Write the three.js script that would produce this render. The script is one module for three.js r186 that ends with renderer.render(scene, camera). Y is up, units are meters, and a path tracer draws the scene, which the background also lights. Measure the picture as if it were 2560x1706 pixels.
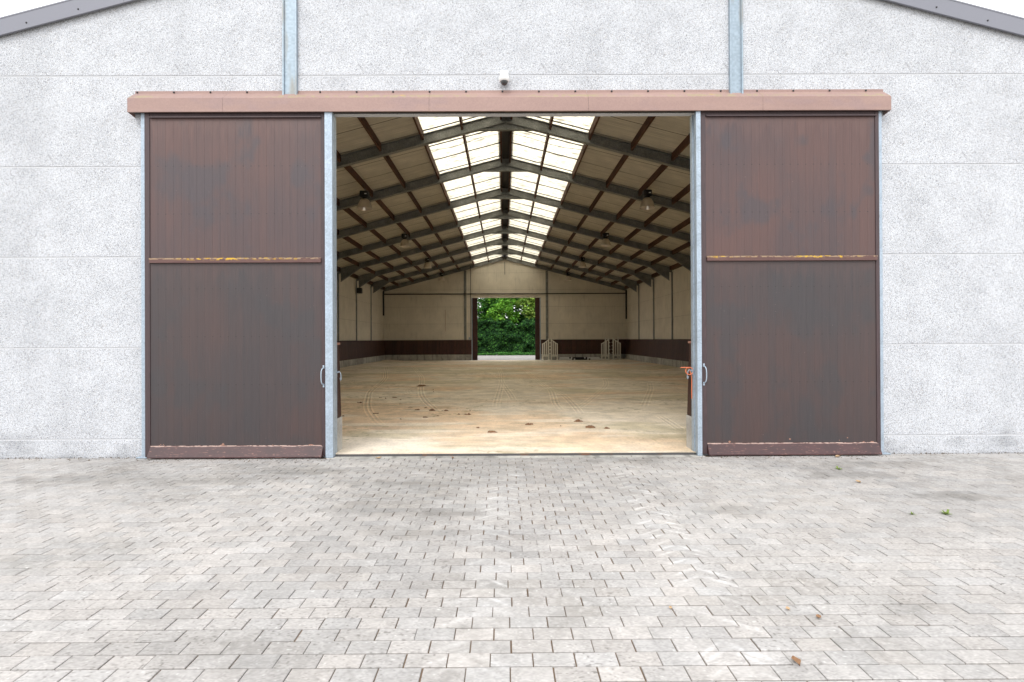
import * as THREE from 'three';
import { mergeGeometries } from 'three/addons/utils/BufferGeometryUtils.js';
import { RoundedBoxGeometry } from 'three/addons/geometries/RoundedBoxGeometry.js';

/* ---------- camera, sky, sun, exposure ---------- */
const scene = new THREE.Scene();
const camera = new THREE.PerspectiveCamera(2 * Math.atan(853 / 1204) * 180 / Math.PI, 2560 / 1706, 0.1, 2000);
camera.position.set(0, 1.52, 6.31);
camera.rotation.order = 'YXZ';
camera.rotation.set(0.003, -0.0034, -0.0045);
camera.setViewOffset(2560, 1706, 16, 7.9, 2560, 1706);
scene.add(camera);

const SKY_L = 1.5;                       // bright, even overcast
{
  const w = 64, h = 32, d = new Float32Array(w * h * 4);
  for (let y = 0; y < h; y++) {
    const el = Math.max(0, ((y + 0.5) / h - 0.5) * Math.PI), k = SKY_L * (0.88 + 0.24 * Math.sin(el));
    for (let x = 0; x < w; x++) d.set([k * 0.985, k * 1.0, k * 1.025, 1], (y * w + x) * 4);
  }
  const t = new THREE.DataTexture(d, w, h, THREE.RGBAFormat, THREE.FloatType);
  t.mapping = THREE.EquirectangularReflectionMapping; t.magFilter = THREE.LinearFilter; t.minFilter = THREE.LinearFilter; t.needsUpdate = true;
  scene.background = t; scene.environment = t;
}
const sun = new THREE.DirectionalLight(new THREE.Color(1, 0.97, 0.92), 1.0);
sun.position.set(-12, 34, 24); sun.target.position.set(0, 0, -6);
sun.castShadow = true; sun.shadow.radius = 45; sun.shadow.mapSize.set(2048, 2048);
Object.assign(sun.shadow.camera, { left: -32, right: 32, top: 36, bottom: -36, near: 1, far: 130 });
scene.add(sun, sun.target);
const renderer = new THREE.WebGLRenderer({ antialias: true });
renderer.setSize(1024, 682);
renderer.toneMapping = THREE.LinearToneMapping;
renderer.toneMappingExposure = 1.45;
renderer.shadowMap.enabled = true;

/* ---------- helpers ---------- */
const rngOf = s => () => { s |= 0; s = s + 0x6D2B79F5 | 0; let t = Math.imul(s ^ s >>> 15, 1 | s); t = t + Math.imul(t ^ t >>> 7, 61 | t) ^ t; return ((t ^ t >>> 14) >>> 0) / 4294967296; };
const PERM = new Float32Array(65536); { const r = rngOf(7); for (let i = 0; i < 65536; i++) PERM[i] = r(); }
const hash = (i, j, s) => PERM[(Math.imul(i, 7919) + Math.imul(j, 104729) + Math.imul(s, 15731) ^ Math.imul(i ^ j, 2654435) >>> 3) & 65535];
function vn(x, y, s = 0, px = 0, py = 0) {        // value noise, optional period
  let i = Math.floor(x), j = Math.floor(y); let fx = x - i, fy = y - j;
  fx = fx * fx * (3 - 2 * fx); fy = fy * fy * (3 - 2 * fy);
  let i1 = i + 1, j1 = j + 1;
  if (px) { i = ((i % px) + px) % px; i1 = ((i1 % px) + px) % px; }
  if (py) { j = ((j % py) + py) % py; j1 = ((j1 % py) + py) % py; }
  const a = hash(i, j, s), b = hash(i1, j, s), c = hash(i, j1, s), d = hash(i1, j1, s);
  return a + (b - a) * fx + (c - a) * fy + (a - b - c + d) * fx * fy;
}
function fbm(x, y, s = 0, o = 4, px = 0, py = 0) { let v = 0, a = 0.5, n = 0; for (let k = 0; k < o; k++) { v += a * vn(x, y, s + k * 13, px, py); n += a; a *= 0.5; x *= 2; y *= 2; px *= 2; py *= 2; } return v / n; }
const clamp = (v, a = 0, b = 1) => v < a ? a : v > b ? b : v;
const sst = (a, b, x) => { const t = clamp((x - a) / (b - a)); return t * t * (3 - 2 * t); };
const lerp = (a, b, t) => a + (b - a) * t;
const mix3 = (a, b, t) => [lerp(a[0], b[0], t), lerp(a[1], b[1], t), lerp(a[2], b[2], t)];
function tex(w, h, fn, srgb = true, rx = 1, ry = 1) {
  const d = new Uint8Array(w * h * 4);
  for (let y = 0; y < h; y++) for (let x = 0; x < w; x++) {
    const c = fn((x + 0.5) / w, (y + 0.5) / h, x, y), o = (y * w + x) * 4;
    if (c.length) { d[o] = clamp(c[0], 0, 255); d[o + 1] = clamp(c[1], 0, 255); d[o + 2] = clamp(c[2], 0, 255); } else d[o] = d[o + 1] = d[o + 2] = clamp(c, 0, 255);
    d[o + 3] = 255;
  }
  return dtex(d, w, h, srgb, rx, ry);
}
function dtex(d, w, h, srgb, rx = 1, ry = 1) {
  const t = new THREE.DataTexture(d, w, h, THREE.RGBAFormat);
  t.wrapS = t.wrapT = THREE.RepeatWrapping; t.magFilter = THREE.LinearFilter; t.minFilter = THREE.LinearMipmapLinearFilter; t.generateMipmaps = true;
  if (srgb) t.colorSpace = THREE.SRGBColorSpace; t.repeat.set(rx, ry); t.needsUpdate = true; return t;
}
const NUM = {};
const numbered = n => { const k = NUM[n] = (NUM[n] ?? -1) + 1; return k ? `${n}_${String(k).padStart(3, '0')}` : n; };
function clean(g) {
  g = g.index ? g.toNonIndexed() : g;
  for (const k of Object.keys(g.attributes)) if (!['position', 'normal', 'uv', 'color'].includes(k)) g.deleteAttribute(k);
  if (!g.attributes.normal) g.computeVertexNormals();
  if (!g.attributes.uv) g.setAttribute('uv', new THREE.BufferAttribute(new Float32Array(g.attributes.position.count * 2), 2));
  g.morphAttributes = {}; return g;
}
function merged(gs) { gs = gs.flat().map(clean); if (gs.length === 1) return gs[0]; const col = gs.some(g => g.attributes.color); for (const g of gs) if (col && !g.attributes.color) g.setAttribute('color', new THREE.BufferAttribute(new Float32Array(g.attributes.position.count * 3).fill(1), 3)); return mergeGeometries(gs); }
function mesh(name, gs, mat, parent) {            // one named mesh under parent
  const m = new THREE.Mesh(Array.isArray(gs) ? merged(gs) : gs, mat); m.name = parent ? name : numbered(name);
  m.castShadow = m.receiveShadow = true; (parent || scene).add(m); return m;
}
function group(name, parent, pos) { const g = new THREE.Group(); g.name = parent ? name : numbered(name); if (pos) g.position.set(...pos); (parent || scene).add(g); return g; }
function tag(o, label, category, grp) { o.userData.label = label; if (category) o.userData.category = category; if (grp) o.userData.group = grp; return o; }
const structure = (o, label, category) => { o.userData.kind = 'structure'; return tag(o, label, category); };
// world-sized uv from the positions, by the way each face points
function uvWorld(g, s = 1, ou = 0, ov = 0) {
  g = clean(g); const p = g.attributes.position, n = g.attributes.normal, uv = g.attributes.uv;
  for (let i = 0; i < p.count; i++) {
    const ax = Math.abs(n.getX(i)), ay = Math.abs(n.getY(i)), az = Math.abs(n.getZ(i));
    const x = p.getX(i), y = p.getY(i), z = p.getZ(i);
    if (ay > ax && ay > az) uv.setXY(i, x * s + ou, z * s + ov); else if (ax > az) uv.setXY(i, z * s + ou, y * s + ov); else uv.setXY(i, x * s + ou, y * s + ov);
  }
  return g;
}
const box = (x0, x1, y0, y1, z0, z1, s = 1) => uvWorld(new THREE.BoxGeometry(x1 - x0, y1 - y0, z1 - z0).translate((x0 + x1) / 2, (y0 + y1) / 2, (z0 + z1) / 2), s);
const rbox = (x0, x1, y0, y1, z0, z1, r = 0.004, seg = 1) => uvWorld(new RoundedBoxGeometry(x1 - x0, y1 - y0, z1 - z0, seg, r).translate((x0 + x1) / 2, (y0 + y1) / 2, (z0 + z1) / 2));
// prism: outline in x-y, from z0 to z1
function prism(pts, z0, z1) {
  const s = new THREE.Shape(pts.map(p => new THREE.Vector2(p[0], p[1])));
  return uvWorld(new THREE.ExtrudeGeometry(s, { depth: z1 - z0, bevelEnabled: false }).translate(0, 0, z0));
}
function quads(list) {   // list of 4 corners each, ccw
  const pos = [], uv = [];
  for (const q of list) for (const k of [0, 1, 2, 0, 2, 3]) { pos.push(...q[k]); }
  const g = new THREE.BufferGeometry(); g.setAttribute('position', new THREE.Float32BufferAttribute(pos, 3)); g.computeVertexNormals(); return clean(g);
}
// box whose +z face has a chamfered border
function faceBox(x0, x1, y0, y1, z0, z1, c) {
  const a = [x0, y0, z1 - c], b = [x1, y0, z1 - c], d = [x1, y1, z1 - c], e = [x0, y1, z1 - c];
  const A = [x0 + c, y0 + c, z1], B = [x1 - c, y0 + c, z1], D = [x1 - c, y1 - c, z1], E = [x0 + c, y1 - c, z1];
  const k = p => [p[0], p[1], z0];
  return quads([[A, B, D, E], [a, b, B, A], [b, d, D, B], [d, e, E, D], [e, a, A, E], [k(a), k(b), b, a], [k(b), k(d), d, b], [k(d), k(e), e, d], [k(e), k(a), a, e]]);
}
// box with a chamfered top, y up
function topBox(x0, x1, z0, z1, y0, y1, c, tilt = [0, 0, 0, 0]) {
  const P = (x, y, z) => [x, y, z];
  const a = P(x0, y1 - c + tilt[0], z1), b = P(x1, y1 - c + tilt[1], z1), d = P(x1, y1 - c + tilt[2], z0), e = P(x0, y1 - c + tilt[3], z0);
  const A = P(x0 + c, y1 + tilt[0], z1 - c), B = P(x1 - c, y1 + tilt[1], z1 - c), D = P(x1 - c, y1 + tilt[2], z0 + c), E = P(x0 + c, y1 + tilt[3], z0 + c);
  const k = p => [p[0], y0, p[2]];
  return quads([[A, B, D, E], [a, b, B, A], [b, d, D, B], [d, e, E, D], [e, a, A, E], [k(a), k(b), b, a], [k(b), k(d), d, b], [k(d), k(e), e, d], [k(e), k(a), a, e]]);
}
function tint(g, c) { g = clean(g); const n = g.attributes.position.count, a = new Float32Array(n * 3); for (let i = 0; i < n; i++) { a[i * 3] = c[0]; a[i * 3 + 1] = c[1]; a[i * 3 + 2] = c[2]; } g.setAttribute('color', new THREE.BufferAttribute(a, 3)); return g; }
const tube = (pts, r, seg = 40, rad = 8) => clean(new THREE.TubeGeometry(new THREE.CatmullRomCurve3(pts.map(p => new THREE.Vector3(...p))), seg, r, rad));
const cyl = (r0, r1, h, x, y, z, n = 16) => clean(new THREE.CylinderGeometry(r0, r1, h, n).translate(x, y, z));
const lin = (r, g, b) => new THREE.Color().setRGB(r, g, b);
const std = o => new THREE.MeshStandardMaterial(o);

/* ---------- dimensions (metres; wall face z = 0, hall runs towards -z) ---------- */
const XC = 0.08, SL = 0.262, U0 = 7.38, HW = 8.5, LEN = 27.35, BAY = 3.02, T = 0.14;
const U = x => U0 - SL * Math.abs(x - XC);
const OX0 = -2.24, OX1 = 2.53, OY = 4.487;            // front opening

/* ---------- materials ---------- */
// washed-aggregate concrete: white cement with small grey pebbles
const FT = 2.4;
const facadeTex = (() => {
  const N = 2048, c = new Float32Array(N * N * 3), r = rngOf(11), bump = new Uint8Array(N * N * 4);
  for (let y = 0; y < N; y++) for (let x = 0; x < N; x++) {
    const m = fbm(x / N * 12, y / N * 12, 3, 4, 12, 12), f = vn(x / 3, y / 3, 9, 0, 0), o = (y * N + x);
    const v = 202 + (m - 0.5) * 8 + (f - 0.5) * 16; c[o * 3] = v; c[o * 3 + 1] = v + 2; c[o * 3 + 2] = v + 5; bump[o * 4] = 150 + (f - 0.5) * 60;
  }
  const nd = 170000;
  for (let k = 0; k < nd; k++) {
    const cx = r() * N, cy = r() * N, dens = fbm(cx / N * 10, cy / N * 10, 21, 3, 10, 10);
    if (r() > 0.4 + dens * 0.8) continue;
    const rad = 1.25 + r() * r() * 2.6, tone = 66 + r() * 106, hue = r(), e = 0.7 + r() * 0.6;
    const col = hue < 0.12 ? [tone * 1.12, tone, tone * 0.86] : hue < 0.4 ? [tone * 0.95, tone, tone * 1.1] : [tone, tone, tone * 1.03];
    const R = Math.ceil(rad * 1.4);
    for (let j = -R; j <= R; j++) for (let i = -R; i <= R; i++) {
      const q = (i * i * e + j * j / e) / (rad * rad); if (q > 1) continue;
      const o = (((cy + j) | 0) + N) % N * N + (((cx + i) | 0) + N) % N, a = q < 0.5 ? 0.92 : 0.92 * (1 - q) * 2;
      for (let b = 0; b < 3; b++) c[o * 3 + b] = lerp(c[o * 3 + b], col[b], a);
      bump[o * 4] = 150 + 100 * (1 - q) * (tone > 120 ? 1 : -1);
    }
  }
  const d = new Uint8Array(N * N * 4);
  for (let o = 0; o < N * N; o++) { for (let b = 0; b < 3; b++) d[o * 4 + b] = clamp(c[o * 3 + b], 0, 255); d[o * 4 + 3] = 255; bump[o * 4 + 1] = bump[o * 4 + 2] = bump[o * 4]; bump[o * 4 + 3] = 255; }
  return { map: dtex(d, N, N, true, 1 / FT, 1 / FT), bump: dtex(bump, N, N, false, 1 / FT, 1 / FT) };
})();
const M = {};
M.facade = std({ map: facadeTex.map, bumpMap: facadeTex.bump, bumpScale: 0.0025, roughness: 0.95, vertexColors: true });
M.cement = std({ color: lin(0.52, 0.525, 0.54), roughness: 0.95 });
const galvTex = tex(512, 512, (u, v) => {
  const a = vn(u * 40, v * 40, 1, 40, 40), b = vn(u * 90, v * 90, 2, 90, 90), c = fbm(u * 5, v * 5, 3, 3, 5, 5), q = Math.floor(a * 4) / 4;
  const k = 179 + (q - 0.4) * 18 + (b - 0.5) * 16 + (c - 0.5) * 26; return [k * 0.93, k * 0.985, k * 1.04];
}, true, 1.6, 1.6);
const galvRough = tex(256, 256, (u, v) => 95 + fbm(u * 20, v * 20, 8, 3, 20, 20) * 90, false, 1.6, 1.6);
M.galv = std({ map: galvTex, roughnessMap: galvRough, roughness: 1, metalness: 0.35, color: lin(0.93, 0.97, 1) });
M.galvStained = std({ map: tex(256, 512, (u, v) => {
  const s = fbm(u * 8, v * 1.2 * 4, 31, 4, 8, 0), k = 165 + (vn(u * 40, v * 160, 4) - 0.5) * 20; const st = sst(0.5, 0.72, s);
  return mix3([k * 0.9, k * 0.985, k * 1.05], [138, 134, 126], st * 0.7);
}, true, 1, 0.3), roughness: 0.5, metalness: 0.3 });
M.steelOld = std({ map: tex(512, 512, (u, v) => { const c = fbm(u * 6, v * 6, 5, 5, 6, 6), b = vn(u * 70, v * 70, 6, 70, 70); const k = 130 + (c - 0.5) * 36 + (b - 0.5) * 30; return [k, k * 1.01, k * 0.99]; }, true, 0.8, 0.8), roughness: 0.55, metalness: 0.35 });
M.steelDark = std({ color: lin(0.035, 0.032, 0.03), roughness: 0.6, metalness: 0.3 });
M.rust = std({ map: tex(512, 64, (u, v) => { const a = fbm(u * 26, v * 3, 7, 4, 26, 3); return mix3([84, 82, 82], [112, 84, 68], sst(0.6, 0.82, a)); }, true, 0.22, 1), roughness: 0.8, metalness: 0.2 });
// brown stained wood
const woodTex = (seed, dark, red, sc = 1) => tex(512, 512, (u, v) => {
  const g = fbm(u * 64, v * 5, seed, 4, 64, 5), b = fbm(u * 5, v * 5, seed + 5, 3, 5, 5), f = vn(u * 180, v * 14, seed + 9, 180, 14);
  return mix3(dark, red, clamp(g * 0.75 + b * 0.5 - 0.1)).map(c => c * (0.9 + 0.2 * f));
}, true, sc, sc);
M.purlin = std({ map: woodTex(41, [58, 35, 24], [110, 70, 46], 0.9), roughness: 0.75 });
M.kick = std({ map: woodTex(45, [50, 26, 20], [86, 50, 38], 1), roughness: 0.6, vertexColors: true });
M.kickCap = std({ map: woodTex(47, [126, 88, 74], [170, 128, 112], 1), roughness: 0.7 });
M.plinth = std({ map: tex(1024, 256, (u, v) => { const a = fbm(u * 22, v * 5, 51, 5, 22, 5), s = fbm(u * 60, v * 3, 53, 3, 60, 3), f = vn(u * 300, v * 75, 54, 300, 75); const k = 168 + (a - 0.5) * 70 - sst(0.55, 0.8, s) * 34 + (f - 0.5) * 16; return [k, k * 0.985, k * 0.95]; }, true, 0.14, 0.6), roughness: 0.95 });
M.innerWall = std({ map: tex(1024, 512, (u, v) => { const a = fbm(u * 10, v * 5, 61, 5, 10, 5), s = fbm(u * 90, v * 4, 63, 3, 90, 4), f = vn(u * 340, v * 170, 65, 340, 170); const k = 1 + (a - 0.5) * 0.1 - sst(0.6, 0.85, s) * 0.05 + (f - 0.5) * 0.03; return [224 * k, 216 * k, 201 * k]; }, true, 0.2, 0.4), roughness: 0.9 });
M.jointDark = std({ color: lin(0.2, 0.17, 0.12), roughness: 0.95 });
M.roofSheet = std({ map: tex(512, 512, (u, v) => { const r = (u * 24) % 1, l = (r < 0.16 ? -26 : 0) + (vn(u * 96, v * 2, 71, 96, 2) - 0.5) * 34, a = fbm(u * 4, v * 4, 73, 4, 4, 4); const k = 1 + l / 230 + (a - 0.5) * 0.12; return [212 * k, 205 * k, 189 * k]; }, true, 1, 1),
  bumpMap: tex(512, 8, u => { const r = (u * 24) % 1; return r < 0.12 ? 60 : 180; }, false, 1, 1), bumpScale: 0.004, roughness: 0.6 });
M.roofTop = std({ color: lin(0.09, 0.09, 0.1), roughness: 0.6 });
M.seam = std({ color: lin(0.05, 0.036, 0.022), roughness: 0.8 });
M.skylight = new THREE.MeshPhysicalMaterial({ map: tex(512, 1024, (u, v) => {
  const a = fbm(u * 6, v * 8, 81, 4, 6, 8), s = fbm(u * 40, v * 12, 83, 4, 40, 12), t = vn(u * 90, v * 24, 86, 90, 24);
  const k = 1 - sst(0.52, 0.75, s) * 0.2 - sst(0.84, 0.93, t) * 0.4 * sst(0.42, 0.62, a) + (a - 0.5) * 0.06; return [250 * k, 245 * k, 231 * k];
}, true, 1, 0.5), transmission: 0.96, thickness: 0, roughness: 1, ior: 1.3 });
M.verge = std({ color: lin(0.19, 0.192, 0.222), roughness: 0.42, metalness: 0.1 });
M.hood = std({ map: tex(2048, 128, (u, v) => {
  const a = fbm(u * 60, v * 5, 91, 4), b = fbm(u * 9, v * 2, 93, 3), f = vn(u * 900, v * 30, 95);
  let c = mix3([142, 115, 108], [159, 131, 121], clamp(a * 0.35 + b * 0.75 - 0.05)); c = mix3(c, [142, 118, 116], sst(0.55, 0.8, fbm(u * 34, v * 3, 96, 3)) * 0.5);
  const on = sst(0.49, 0.53, v) * sst(0.8, 0.6, v), li = on * sst(0.42, 0.62, fbm(u * 200, v * 8, 97, 4)) * sst(0.38, 0.56, fbm(u * 7, 0.5, 99, 2)); c = mix3(c, [150, 136, 104], li * 0.75);
  const ye = on * sst(0.93, 0.96, vn(u * 90, v * 3, 102)) * 0.6; c = mix3(c, [190, 150, 60], ye * sst(0.5, 0.6, fbm(u * 5, 3, 103, 2)));
  return c.map(e => e * (0.97 + f * 0.06));
}, true, 1, 1), roughness: 0.55 });
M.screw = std({ color: lin(0.03, 0.028, 0.03), roughness: 0.5, metalness: 0.3 });
M.white = std({ color: lin(0.78, 0.78, 0.77), roughness: 0.35 });
M.blackPlastic = std({ color: lin(0.012, 0.012, 0.013), roughness: 0.4 });
M.dome = new THREE.MeshPhysicalMaterial({ color: lin(0.02, 0.02, 0.022), roughness: 0.08, clearcoat: 1, clearcoatRoughness: 0.03 });
M.alu = std({ color: lin(0.8, 0.73, 0.64), roughness: 0.28, metalness: 0.9 });
M.glassLens = std({ color: lin(0.75, 0.75, 0.72), roughness: 0.15, metalness: 0.6 });
M.jump = std({ map: tex(256, 256, (u, v) => { const a = fbm(u * 8, v * 20, 101, 4, 8, 20); const k = 232 + (a - 0.5) * 24; return [k, k * 0.98, k * 0.93]; }, true, 1, 1), roughness: 0.6 });
M.orange = std({ color: lin(0.72, 0.2, 0.09), roughness: 0.45 });

/* ---------- ground, yard, paving ---------- */
const groundTex = tex(1024, 1024, (u, v) => { const a = fbm(u * 24, v * 24, 111, 5, 24, 24), f = vn(u * 330, v * 330, 113, 330, 330), b = fbm(u * 6, v * 6, 115, 3, 6, 6); const k = 150 + (a - 0.5) * 50 + (f - 0.5) * 50 + (b - 0.5) * 30; return [k * 1.02, k, k * 0.96]; }, true, 0.25, 0.25);
M.gravel = std({ map: groundTex, roughness: 1, color: lin(1, 1, 1) });
{
  const g = new THREE.PlaneGeometry(900, 900, 1, 1).rotateX(-Math.PI / 2).translate(0, -0.06, 0);
  structure(mesh('ground', uvWorld(g), M.gravel), 'wide grey gravel ground round the riding hall', 'ground');
}
const PX0 = -9.1, PX1 = 9.1, PZ1 = 5.3, PH = 0.1009, PWd = 0.202;
const trailA = [[0.03, 0.78], [-0.04, 1.85], [-0.12, 2.5], [-0.09, 2.98], [-0.13, 3.36], [-0.15, 3.66], [-0.17, 3.87], [-0.18, 4.05], [-0.18, 4.4], [-0.2, 5.2]];
const trailB = [[1.42, 0.5], [1.39, 0.97], [1.31, 1.65], [1.27, 2.27], [1.26, 2.6], [1.25, 2.88], [1.27, 3.12], [1.24, 3.37], [1.19, 3.59], [1.11, 3.81], [1.08, 4.0], [1.09, 4.3], [1.1, 5.2]];
const pavMap = (() => {
  const W = 2048, H = 1024, sx = (PX1 - PX0) / W, sz = PZ1 / H, d = new Uint8Array(W * H * 4), wht = new Float32Array(W * H);
  // pale sand smears left by tyre lugs
  const r = rngOf(131);
  const smear = (x, z, ang, len, wid, a) => {
    const R = len + wid; for (let py = Math.max(0, ((z - R) / sz) | 0); py < Math.min(H, (z + R) / sz); py++) for (let px = Math.max(0, ((x - R - PX0) / sx) | 0); px < Math.min(W, (x + R - PX0) / sx); px++) {
      const X = PX0 + px * sx - x, Z = py * sz - z, u = X * Math.cos(ang) + Z * Math.sin(ang), v = -X * Math.sin(ang) + Z * Math.cos(ang);
      const q = Math.max(0, 1 - (u / len) ** 2) * Math.max(0, 1 - (v / wid) ** 2); if (q > 0) wht[py * W + px] = Math.max(wht[py * W + px], q * a * (0.25 + 0.9 * vn(px * 0.45, py * 0.5, 17)));
    }
  };
  for (const tr of [trailA, trailB]) for (let i = 0; i < tr.length - 1; i++) {
    const [x0, z0] = tr[i], [x1, z1] = tr[i + 1], n = Math.max(1, Math.round(Math.hypot(x1 - x0, z1 - z0) / 0.11));
    for (let k = 0; k < n; k++) { const t = (k + r() * 0.5) / n, x = lerp(x0, x1, t), z = lerp(z0, z1, t), b = tr === trailB ? 1 : 0.75;
      if (r() < 0.75) smear(x - 0.09, z, -0.55 + (r() - 0.5) * 0.2, 0.1 + r() * 0.05, 0.014 + r() * 0.012, b * (0.3 + r() * 0.45));
      if (r() < 0.75) smear(x + 0.09, z + 0.03, 0.6 + (r() - 0.5) * 0.2, 0.1 + r() * 0.05, 0.014 + r() * 0.012, b * (0.3 + r() * 0.5));
      if (r() < 0.3) smear(x + (r() - 0.5) * 0.1, z, r(), 0.12, 0.06, b * 0.3); }
  }
  const spots = [[0.63, 2.81, 0.075, 0.05, 0.5], [4.36, 1.7, 0.35, 0.12, 0.55], [3.9, 1.0, 0.5, 0.12, 0.45], [-1.06, 1.22, 0.7, 0.1, 0.4], [-2.27, 0.74, 0.5, 0.1, 0.45], [-1.2, 1.95, 0.35, 0.16, 0.32], [1.95, 2.05, 0.25, 0.12, 0.4], [-0.5, 2.05, 0.25, 0.09, 0.4], [4.5, 0.55, 0.6, 0.14, 0.45], [-4.4, 1.0, 0.9, 0.14, 0.4], [-3.2, 1.1, 0.6, 0.14, 0.4], [-0.75, 2.5, 0.3, 0.1, 0.28], [1.6, 0.35, 0.5, 0.09, 0.4]];
  for (let y = 0; y < H; y++) for (let x = 0; x < W; x++) {
    const X = PX0 + (x + 0.5) * sx, Z = (y + 0.5) * sz, o = y * W + x;
    const f = vn(x * 0.9, y * 0.95, 1), g = fbm(X * 9, Z * 9, 3, 4), b = fbm(X * 1.1 + 5, Z * 1.8, 5, 4), sp = vn(x * 0.62, y * 0.6, 8);
    let k = 170 + (f - 0.5) * 32 + (g - 0.5) * 24;
    const gg = fbm(X * 26, Z * 26, 15, 3); let dirt = sst(0.5, 0.8, b) * sst(0.34, 0.72, gg * 0.6 + g * 0.5) * 0.42;
    for (const s of spots) { const q = ((X - s[0]) / s[2]) ** 2 + ((Z - s[1]) / s[3]) ** 2; if (q < 2.2) dirt = Math.max(dirt, s[4] * sst(2.2, 0.2, q + (g - 0.5) * 2.8 + (gg - 0.5) * 1.5) * (0.25 + 0.6 * f + 0.5 * gg)); }
    const speck = sst(0.83, 0.93, sp) * sst(0.42, 0.6, fbm(X * 2.2, Z * 2.2, 12, 3));
    let c = mix3([k, k * 0.977, k * 0.957], [118, 115, 110], clamp(dirt)); c = mix3(c, [96, 92, 88], speck * 0.55); c = mix3(c, [216, 214, 212], clamp(wht[o] * 1.1));
    if (sp < 0.045) c = mix3(c, [222, 222, 218], 0.6);
    d[o * 4] = c[0]; d[o * 4 + 1] = c[1]; d[o * 4 + 2] = c[2]; d[o * 4 + 3] = 255;
  }
  const t = dtex(d, W, H, true); t.wrapS = t.wrapT = THREE.MirroredRepeatWrapping; return t;
})();
M.paver = std({ map: pavMap, roughness: 0.9, vertexColors: true });
M.bed = std({ map: tex(512, 512, (u, v) => { const a = fbm(u * 20, v * 20, 121, 4, 20, 20); return mix3([96, 78, 62], [132, 114, 96], a); }, true, 1, 1), roughness: 1 });
{
  const paving = group('paving'); structure(paving, 'grey concrete block paving laid in running bond before the hall', 'paving');
  mesh('joint_sand', box(PX0, PX1, -0.05, -0.009, 0.03, PZ1), M.bed, paving);
  const r = rngOf(141), all = [];
  const z0 = 0.639 - 5 * PH;               // a course line just before the wall
  for (let k = -1; k < 48; k++) {
    const za = z0 + k * PH, zb = za + PH; if (za < 0.03 || zb > PZ1) continue;
    const n34 = Math.round((za - 4.045) / PH), even = ((n34 % 2) + 2) % 2 === 0, off = (even ? 0.03 : -0.069) + (r() - 0.5) * 0.024 - 0.01 * (4 - za) * 0;
    for (let i = -46; i < 46; i++) {
      const xa = off + i * PWd, xb = xa + PWd; if (xa < PX0 || xb > PX1) continue;
      if (za < 0.12 && xb > -2.3 && xa < 2.6) continue;     // threshold strip lies here
      const j = () => (r() - 0.5) * 0.0042, gp = 0.0022 + (r() < 0.2 ? 0.0012 : 0), dy = (r() - 0.5) * 0.003, tl = () => dy + (r() - 0.5) * 0.0022;
      const wx = (0.3 + 0.7 * sst(0.4, 0.6, fbm(xa * 0.9, za * 1.2, 147, 3))) * (za < 2.6 ? 0.0032 : 0.0012) * r(); const g = topBox(xa + gp + wx + j(), xb - gp - wx * r() + j(), za + gp * 1.25 + j() * 0.5, zb - gp * 1.25 + j() * 0.5, -0.04, 0, 0.0028, [tl(), tl(), tl(), tl()]);
      const p = g.attributes.position, uv = g.attributes.uv;
      for (let q = 0; q < p.count; q++) uv.setXY(q, (p.getX(q) - PX0) / (PX1 - PX0), p.getZ(q) / PZ1);
      const xm = (xa + xb) / 2, pd = sst(0.46, 0.66, fbm(xm * 0.8 + 11, za * 1.3, 145, 3)) * (0.35 + 0.65 * r()), t = 0.955 + (r() - 0.5) * 0.13 - pd * 0.17 - (r() < 0.1 ? 0.05 : 0), w = (r() - 0.5) * 0.03;
      all.push({ g: tint(g, [t * (1 + w), t, t * (1 - w)]), d: Math.hypot((xa + xb) / 2, 1.52, 6.31 - (za + zb) / 2), vis: Math.abs((xa + xb) / 2 - 0.02) < (6.31 - za) * 1.07 + 0.1 && za < 4.22 });
    }
  }
  all.sort((a, b) => (b.vis - a.vis) || (a.d - b.d));
  all.slice(0, 300).forEach(a => mesh('paver', a.g, M.paver, paving));
  const rest = mesh('paver_field', all.slice(300).map(a => a.g), M.paver, paving); rest.userData.kind = 'stuff';
}

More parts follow.
